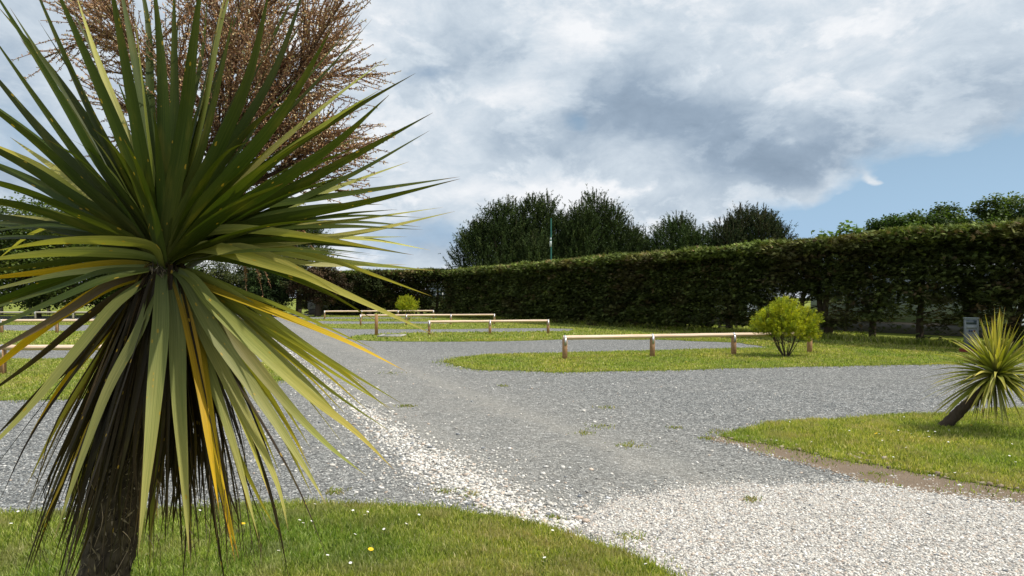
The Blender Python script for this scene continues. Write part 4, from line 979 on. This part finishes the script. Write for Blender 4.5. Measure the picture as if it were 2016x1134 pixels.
# upright young leaves
for pts, W, col, dY in [
    ([(285, 440), (200, 330), (100, 160), (-45, -70)], w_, DG, -.10), ([(290, 440), (232, 330), (150, 160), (40, -90)], w_, DG, .0),
    ([(295, 430), (270, 350), (200, 180), (85, -80)], w_ * 1.05, DG, -.16), ([(300, 430), (285, 340), (255, 170), (205, -100)], w_, DG, -.2),
    ([(305, 420), (300, 300), (268, 130), (228, -70)], w_ * .9, DG, .06), ([(318, 420), (322, 300), (318, 130), (298, -80)], w_ * .9, DG, -.12),
    ([(325, 420), (342, 250), (343, 100), (342, -55)], w_ * .8, DG, .05), ([(332, 430), (362, 250), (378, 110), (402, -80)], w_ * 1.05, DG, -.2),
    ([(340, 420), (385, 240), (415, 110), (442, -30)], w_ * .7, DG, .08), ([(345, 430), (395, 300), (438, 130), (462, 12)], w_ * .7, DG, -.05),
    ([(350, 440), (425, 300), (490, 150), (535, -40)], w_ * .95, DG, -.14), ([(352, 440), (440, 305), (540, 140), (608, -50)], w_ * 1.05, DG, .10),
    ([(360, 450), (440, 360), (560, 215), (658, 48)], w_ * 1.0, DG, -.18), ([(375, 460), (500, 390), (650, 290), (766, 187)], w_ * 1.0, DG, -.15),
    ([(375, 465), (520, 400), (700, 305), (852, 222)], w_ * .85, DG, -.05), ([(375, 470), (500, 430), (690, 345), (846, 257)], w_ * .7, DG, .10),
    ([(380, 465), (520, 425), (660, 370), (806, 318)], w_ * .6, MG, .25), ([(380, 465), (480, 412), (650, 386), (905, 348)], w_ * .8, DG, .08),
    ([(380, 472), (500, 440), (700, 402), (906, 352)], w_ * .75, DG, -.02), ([(385, 480), (520, 452), (700, 432), (872, 408)], w_ * .6, MG, .16),
    ([(385, 485), (540, 480), (720, 455), (896, 416)], w_ * .65, MG, .05), ([(385, 480), (520, 455), (680, 446), (832, 452)], w_ * .55, DG, .2),
    ([(380, 490), (500, 468), (640, 468), (802, 466)], w_ * .55, MG, .18), ([(365, 478), (430, 452), (560, 458), (788, 497)], w_ * .62, YG, -.12),
    ([(380, 495), (470, 480), (580, 455), (700, 430)], w_ * .7, DG, .35), ([(380, 480), (470, 440), (570, 400), (700, 330)], w_ * .7, DG, .38),
    # left
    ([(280, 450), (180, 340), (90, 220), (-30, 50)], w_, DG, -.04), ([(280, 455), (170, 350), (70, 245), (-60, 90)], w_ * .9, DG, .08),
    ([(270, 460), (170, 370), (60, 270), (-100, 150)], w_ * .9, DG, -.12), ([(270, 465), (150, 390), (40, 320), (-130, 235)], w_ * .9, DG, -.02),
    ([(270, 470), (150, 405), (40, 345), (-150, 270)], w_ * .85, DG, .12), ([(270, 475), (150, 420), (30, 370), (-170, 320)], w_ * .85, DG, -.15),
    ([(270, 470), (190, 420), (80, 330), (-60, 265)], w_ * .9, YG, .25), ([(270, 465), (200, 400), (120, 340), (20, 270)], w_ * .9, MG, .40),
    ([(270, 480), (150, 440), (20, 400), (-180, 380)], w_ * .8, DG, -.06), ([(270, 480), (150, 455), (20, 430), (-180, 400)], w_ * .8, DG, .15),
    ([(270, 485), (180, 470), (60, 440), (-120, 400)], w_ * .7, MG, .28), ([(270, 470), (160, 450), (60, 445), (-120, 470)], w_ * .5, DG, .05),
    ([(300, 486), (230, 474), (110, 475), (-12, 494)], w_ * .75, YG, -.22), ([(290, 505), (200, 496), (100, 498), (-60, 515)], w_ * .75, MG, -.12),
    ([(285, 510), (200, 505), (90, 520), (-80, 540)], w_ * .6, DG, .12), ([(285, 520), (210, 520), (90, 535), (-90, 555)], w_ * .6, OR, .05),
    ([(285, 525), (200, 530), (90, 545), (-90, 590)], w_ * .6, MG, -.05), ([(285, 530), (200, 535), (100, 570), (-90, 630)], w_ * .7, DG, -.12),
    ([(285, 532), (210, 548), (110, 590), (-90, 680)], w_ * .8, DG, -.2), ([(280, 540), (210, 562), (110, 625), (-80, 730)], w_ * .9, TN, -.1),
    ([(270, 545), (190, 575), (80, 650), (-90, 790)], w_ * .85, OR, .1), ([(280, 500), (200, 470), (100, 440), (-100, 440)], w_ * .7, DG, .22),
    # right, arching and lower
    ([(355, 500), (410, 486), (520, 517), (610, 548), (668, 578)], w_ * .98, YG, -.20), ([(380, 500), (480, 485), (650, 512), (856, 533)], w_ * .7, PALE, .18),
    ([(400, 500), (500, 480), (640, 508), (850, 583)], w_ * .7, MG, .05), ([(380, 505), (480, 488), (630, 555), (862, 662)], w_ * .85, YG, -.16),
    ([(380, 500), (500, 500), (620, 520), (800, 521)], w_ * .6, PALE, .26), ([(385, 535), (470, 572), (580, 615), (742, 690)], w_ * .55, MG, .12),
    ([(390, 540), (480, 590), (620, 690), (792, 795)], w_ * .62, MG, .0), ([(385, 540), (470, 600), (620, 710), (776, 808)], w_ * .6, YG, .1),
    ([(380, 542), (470, 615), (640, 760), (772, 852)], w_ * .6, MG, .05), ([(375, 545), (430, 610), (600, 770), (700, 850), (776, 925)], w_ * 1.05, YG, -.25),
    ([(370, 548), (440, 640), (570, 800), (650, 880), (722, 937)], w_ * .95, MG, -.10), ([(362, 548), (420, 650), (530, 810), (600, 920), (642, 992)], w_ * 1.08, MG, -.28),
    ([(358, 550), (410, 670), (490, 830), (545, 950), (568, 1045)], w_ * 1.0, MG, -.15), ([(350, 552), (395, 680), (450, 850), (520, 1000), (560, 1060)], w_ * .9, YG, .05),
    ([(350, 555), (385, 660), (405, 780), (430, 930), (470, 1100)], w_ * 1.05, OR, -.12), ([(345, 552), (372, 640), (395, 760), (410, 860), (432, 1010)], w_ * .8, OR, -.2),
    ([(338, 550), (348, 640), (352, 780), (362, 930), (372, 1090)], w_ * 1.1, MG, -.22), ([(318, 548), (316, 640), (305, 770), (293, 900), (272, 1090)], w_ * 1.15, MG, -.32),
    ([(305, 550), (278, 640), (215, 760), (165, 890), (105, 1065)], w_ * 1.1, MG, -.25), ([(300, 552), (255, 650), (205, 780), (150, 890), (75, 1050)], w_ * 1.0, OR, -.05),
    ([(295, 548), (225, 600), (150, 690), (50, 810), (-70, 930)], w_ * .95, MG, -.22), ([(290, 555), (230, 620), (160, 700), (90, 760), (-20, 870)], w_ * .8, BR, .0),
    ([(300, 548), (250, 570), (170, 625), (60, 715), (-60, 800)], w_ * .6, BR, .15)]:
    key(pts, W * (.67 if below(pts) else .73), col, dY, wf=.6 if abs(pts[-1][0] - 328) > 200 else .25)
# more narrow blades between them
for q in range(44):
    a_ = R(rng.choice([rng.uniform(-12, 65), rng.uniform(60, 125), rng.uniform(118, 200)])); L = rng.uniform(470, 640) * (.86 if math.cos(a_) > .8 else 1.0)
    dr_ = rng.uniform(.0, 70) * abs(math.cos(a_)) ** 2
    key([(328 + math.cos(a_) * L * f + rng.normal(0, 5), 505 - math.sin(a_) * L * f - math.sin(f * 3.14) * abs(math.cos(a_)) * 25 + dr_ * f * f) for f in (.15, .45, .75, 1.0)], w_ * rng.uniform(.38, .62), DG if rng.random() < .8 else MG, rng.uniform(-.05, .42), wf=.5)
for q in range(40):      # hanging, narrower
    x1 = rng.uniform(40, 800); y1 = 1080 - abs(x1 - 330) ** 1.35 * .085 + rng.normal(0, 40); sx_ = (x1 - 328)
    key([(328 + sx_ * .12, 555), (328 + sx_ * .42, 555 + (y1 - 555) * .30), (328 + sx_ * .75, 555 + (y1 - 555) * .66), (x1, y1)], w_ * rng.uniform(.35, .62), [MG, MG, YG, YG, YG, OR][rng.integers(6)], rng.uniform(-.1, .3), wf=.5)
for q in range(18):      # leaning towards the sun side, shading what hangs below
    a_ = R(rng.uniform(62, 125)); e_ = R(rng.uniform(8, 46)); d = np.array([math.sin(a_) * math.cos(e_), math.cos(a_) * math.cos(e_), math.sin(e_)]); L = rng.uniform(.5, .68)
    ts = np.linspace(0, 1, 5)[:, None]; pts = C0 + d * L * ts + np.array([0, 0, -1]) * .16 * L * ts ** 2.2
    leaf_strip(cr, pts, w_ * rng.uniform(.55, .75), jit(DG), roll=rng.normal(0, .3), wdir=unit(np.cross([0, 0, 1.0], [d[0], d[1], 0.001])), n=16)
# the rest of the crown, mostly behind
for q in range(26):
    az_ = rng.uniform(-math.pi, math.pi); e_ = R(rng.uniform(-30, 80)); 
    if math.sin(az_) < -.25 and e_ < R(45): az_ = -az_
    d = np.array([math.cos(az_) * math.cos(e_), math.sin(az_) * math.cos(e_), math.sin(e_)]); L = rng.uniform(.42, .66)
    ts = np.linspace(0, 1, 5)[:, None]; drp = .10 + .25 * math.cos(e_)
    pts = C0 + np.array([0, 0, rng.uniform(-.05, .03)]) + d * L * ts + np.array([0, 0, -1]) * drp * L * ts ** 2.2 + np.array([0, 0, .10]) * np.sin(ts * 2.2) * math.cos(e_)
    colr = DG if e_ > R(15) else (MG if rng.random() < .7 else YG)
    wd = unit(np.cross([0, 0, 1.0], [d[0], d[1], 0.001])); leaf_strip(cr, pts, w_ * rng.uniform(.5, .72), jit(colr), roll=rng.normal(0, .35), wdir=wd, n=14)
cr.build('crown', M['leaf'], ct)

sk = MB()
for q in range(215):
    az_ = rng.uniform(0, 2 * math.pi) if rng.random() < .35 else rng.uniform(0, math.pi); s0 = rng.uniform(.02, .26); top = C0 + (trunk_pts[4] - C0) * s0 * .9
    tx = rng.normal(0, 1)
    o_ = np.array([math.cos(az_), math.sin(az_) * .8, 0]); L = rng.uniform(.52, .86); sp_ = abs(rng.normal(.0, .17)) + .07
    lean = np.array([-.06, 0, 0])
    pts = [top, top + o_ * .05 + [0, 0, .0], top + o_ * (.05 + sp_ * .35) + np.array([0, 0, -.3 * L]) + lean * .3, top + o_ * (.05 + sp_ * .75) + np.array([0, 0, -.68 * L]) + lean * .7,
           top + o_ * (.05 + sp_) + np.array([rng.normal(0, .02), 0, -L]) + lean]
    wd = unit(np.cross([0, 0, 1.0], o_) + rng.normal(0, .3, 3)); u = rng.random()
    leaf_strip(sk, pts, rng.uniform(.010, .024) * (.7 if math.sin(az_) < -.2 else 1), jit(TN if u < .12 else BR, .3), roll=rng.normal(0, .5), wdir=wd, fold=rng.uniform(.2, .8), n=16, curl=rng.normal(0, .9))
for q in range(75):      # thin dead leaves lying close round the trunk
    az_ = rng.uniform(0, 6.28); o_ = np.array([math.cos(az_), math.sin(az_), 0]); s0 = rng.uniform(.05, .5); top = C0 + (trunk_pts[4] - C0) * s0 * .9
    L = rng.uniform(.4, .72); sp_ = rng.uniform(.02, .11); lean = np.array([-.09, 0, 0]) * L / .6
    pts = [top, top + o_ * .05 + [0, 0, .01], top + o_ * (.06 + sp_ * .4) + np.array([0, 0, -.35 * L]) + lean * .35, top + o_ * (.055 + sp_ * .8) + np.array([0, 0, -.7 * L]) + lean * .7, top + o_ * (.05 + sp_) + np.array([rng.normal(0, .02), 0, -L]) + lean]
    leaf_strip(sk, pts, rng.uniform(.008, .022), jit(TN if rng.random() < .2 else BR, .35), roll=rng.normal(0, .6), wdir=unit(np.cross([0, 0, 1.0], o_) + rng.normal(0, .3, 3)), fold=.6, n=14, curl=rng.normal(0, 1.2))
# frayed fibres at the ends
for q in range(90):
    a0 = P(rng.uniform(60, 520), rng.uniform(930, 1080), D + rng.uniform(-.2, .15)); pts = catmull([a0, a0 + rng.normal(0, .012, 3) + [0, 0, -.04], a0 + rng.normal(0, .02, 3) + [0, 0, -rng.uniform(.06, .13)]], 6)
    tube(sk, pts, np.linspace(.0011, .0004, 6), palette(1, [(0.28, 0.22, 0.17), (0.12, 0.08, 0.05)], [1, 1.5])[0], 3, cap=False)
sk.build('dead_leaf_skirt', M['leaf'], ct)

# dry flower panicles rising out of the crown
def panicle(stem_px, dY0, dY1, n_br, brl, tw_len, spread, seed):
    pm = MB(); P3 = [C0] + [P(a, b, D + dY0 + (dY1 - dY0) * (i + 1) / len(stem_px)) for i, (a, b) in enumerate(stem_px)]
    stem = catmull(P3, 40); tube(pm, stem, np.linspace(.010, .003, 40), (0.09, 0.055, 0.035), 7)
    tips = []
    for b in range(n_br):
        f = .30 + .70 * (b + rng.random()) / n_br; i0 = int(f * 38); t0 = unit(stem[i0 + 1] - stem[i0])
        d = unit(t0 * rng.uniform(.5, 1.1) + rdir(1)[0] * spread * np.array([1.15, .75, .9])); L = brl * rng.uniform(.65, 1.1) * (1 - .40 * (f - .3))
        up = np.array([0, 0, rng.uniform(-.12, .10)])
        br = catmull([stem[i0], stem[i0] + d * L * .35, stem[i0] + d * L * .7 + up * L * .4, stem[i0] + d * L + up * L], 20)
        tube(pm, br, np.linspace(.0042, .0016, 20), (0.11, 0.065, 0.04), 5, cap=False)
        nt = int(L / .014)
        tw = [(br[4:], None)]
        for j in range(nt):
            g = .15 + .70 * j / nt; k0 = int(g * 18); tt = unit(br[k0 + 1] - br[k0])
            dd_ = unit(tt * 1.0 + rdir(1)[0] * .75); l = tw_len * rng.uniform(.5, 1.5) * (1 - .3 * g)
            e1 = catmull([br[k0], br[k0] + dd_ * l * .5, br[k0] + unit(dd_ + tt * .35 + np.array([0, 0, rng.uniform(-.2, .2)])) * l], 8)
            tube(pm, e1, np.linspace(.0017, .0011, 8), (0.28, 0.16, 0.10), 3, cap=False); tw.append((e1, l))
        for pth, _ in tw:
            Ls = np.linalg.norm(np.diff(pth, axis=0), axis=1).sum(); m = max(4, int(Ls / .0034))
            u = rng.random(m) * (len(pth) - 1.001); ii = u.astype(int); base = pth[ii] + (pth[ii + 1] - pth[ii]) * (u - ii)[:, None]
            tt = unit(pth[ii + 1] - pth[ii]); dd_ = unit(tt * .35 + rdir(m)); ends = (u / len(pth) > .75)[:, None]
            cc = palette(m, [(0.44, 0.25, 0.12), (0.58, 0.39, 0.20), (0.74, 0.60, 0.40), (0.26, 0.14, 0.075)], [3, 3, 1.2, 2], .15) * (1 + .7 * ends)
            ribs(pm, base, dd_, unit(np.cross(dd_, rdir(m))), rng.uniform(.006, .0105, m), .0019, np.clip(cc, 0, .8))
    pm.build('flower_panicle', M['panicle'], ct)
panicle([(420, 380), (490, 290), (555, 190), (620, 90)], .12, .36, 34, .42, .17, .75, 1)
panicle([(400, 360), (440, 240), (460, 110), (480, -40)], .14, .42, 34, .42, .17, .75, 2)
panicle([(360, 350), (330, 220), (270, 110), (200, 0)], .15, .48, 28, .36, .15, .75, 3)
panicle([(450, 390), (560, 330), (640, 280)], .12, .30, 20, .30, .14, .7, 4)
rebase(ct)

# small leaning cabbage tree on the right lawn
b2 = np.array([*G(1858, 841), 0.0]); c2 = P(1962, 738, 8.1)
ct2 = thing('cabbage_tree', 'small cabbage tree with a bare leaning trunk on the right lawn', 'tree', tuple(b2))
mb = MB(); tp = catmull([b2 + [-.06, 0, -.06], b2 + (c2 - b2) * .35 + [-.0, 0, .0], b2 + (c2 - b2) * .75 + [.03, 0, 0], c2], 40)
tube(mb, tp, np.interp(np.linspace(0, 1, 40), [0, .12, .5, 1], [.085, .066, .054, .045]), palette(40 * 14, [(0.09, 0.07, 0.05), (0.14, 0.11, 0.08), (0.055, 0.042, 0.032)], [3, 2, 2], .2), 14, jitter=.05, cap=False)
mb.build('trunk', M['bark'], ct2)
cr = MB(); ax2 = unit(np.array([.25, -.05, 1.0]))
for q in range(225):
    az_ = rng.uniform(-math.pi, math.pi); e_ = R(90 - 125 * rng.random() ** .8)
    d = np.array([math.cos(az_) * math.cos(e_), math.sin(az_) * math.cos(e_), math.sin(e_)]); d = unit(d + ax2 * .12); L = rng.uniform(.56, .86)
    ts = np.linspace(0, 1, 5)[:, None]; drp = .06 + .22 * math.cos(e_)
    pts = c2 + d * L * ts + np.array([0, 0, -1]) * drp * L * ts ** 2.2
    u = rng.random(); colr = (((0.12, 0.13, 0.025), (0.23, 0.25, 0.035), (0.38, 0.34, 0.05), (0.5, 0.33, 0.10)) if u < .62 else (MG if u < .85 else YG))
    wd = unit(np.cross([0, 0, 1.0], [d[0], d[1], 0.001])); leaf_strip(cr, pts, rng.uniform(.032, .046), jit(colr), roll=rng.normal(0, .35), wdir=wd, n=9, fold=.4)
cr.build('crown', M['leaf'], ct2)
sk = MB()
for q in range(26):
    az_ = rng.uniform(0, 6.28); o_ = np.array([math.cos(az_), math.sin(az_), 0]); L = rng.uniform(.35, .62); sp_ = rng.uniform(.05, .22)
    top = c2 - (c2 - b2) * .10
    pts = [top, top + o_ * .06, top + o_ * (.06 + sp_ * .6) + np.array([0, 0, -.5 * L]), top + o_ * (.06 + sp_) + np.array([0, 0, -L])]
    leaf_strip(sk, pts, rng.uniform(.02, .034), jit(BR if rng.random() < .55 else MG, .2), roll=rng.normal(0, .5), wdir=unit(np.cross([0, 0, 1.0], o_)), n=9, curl=rng.normal(0, .6))
sk.build('dead_leaf_skirt', M['leaf'], ct2)
rebase(ct2)
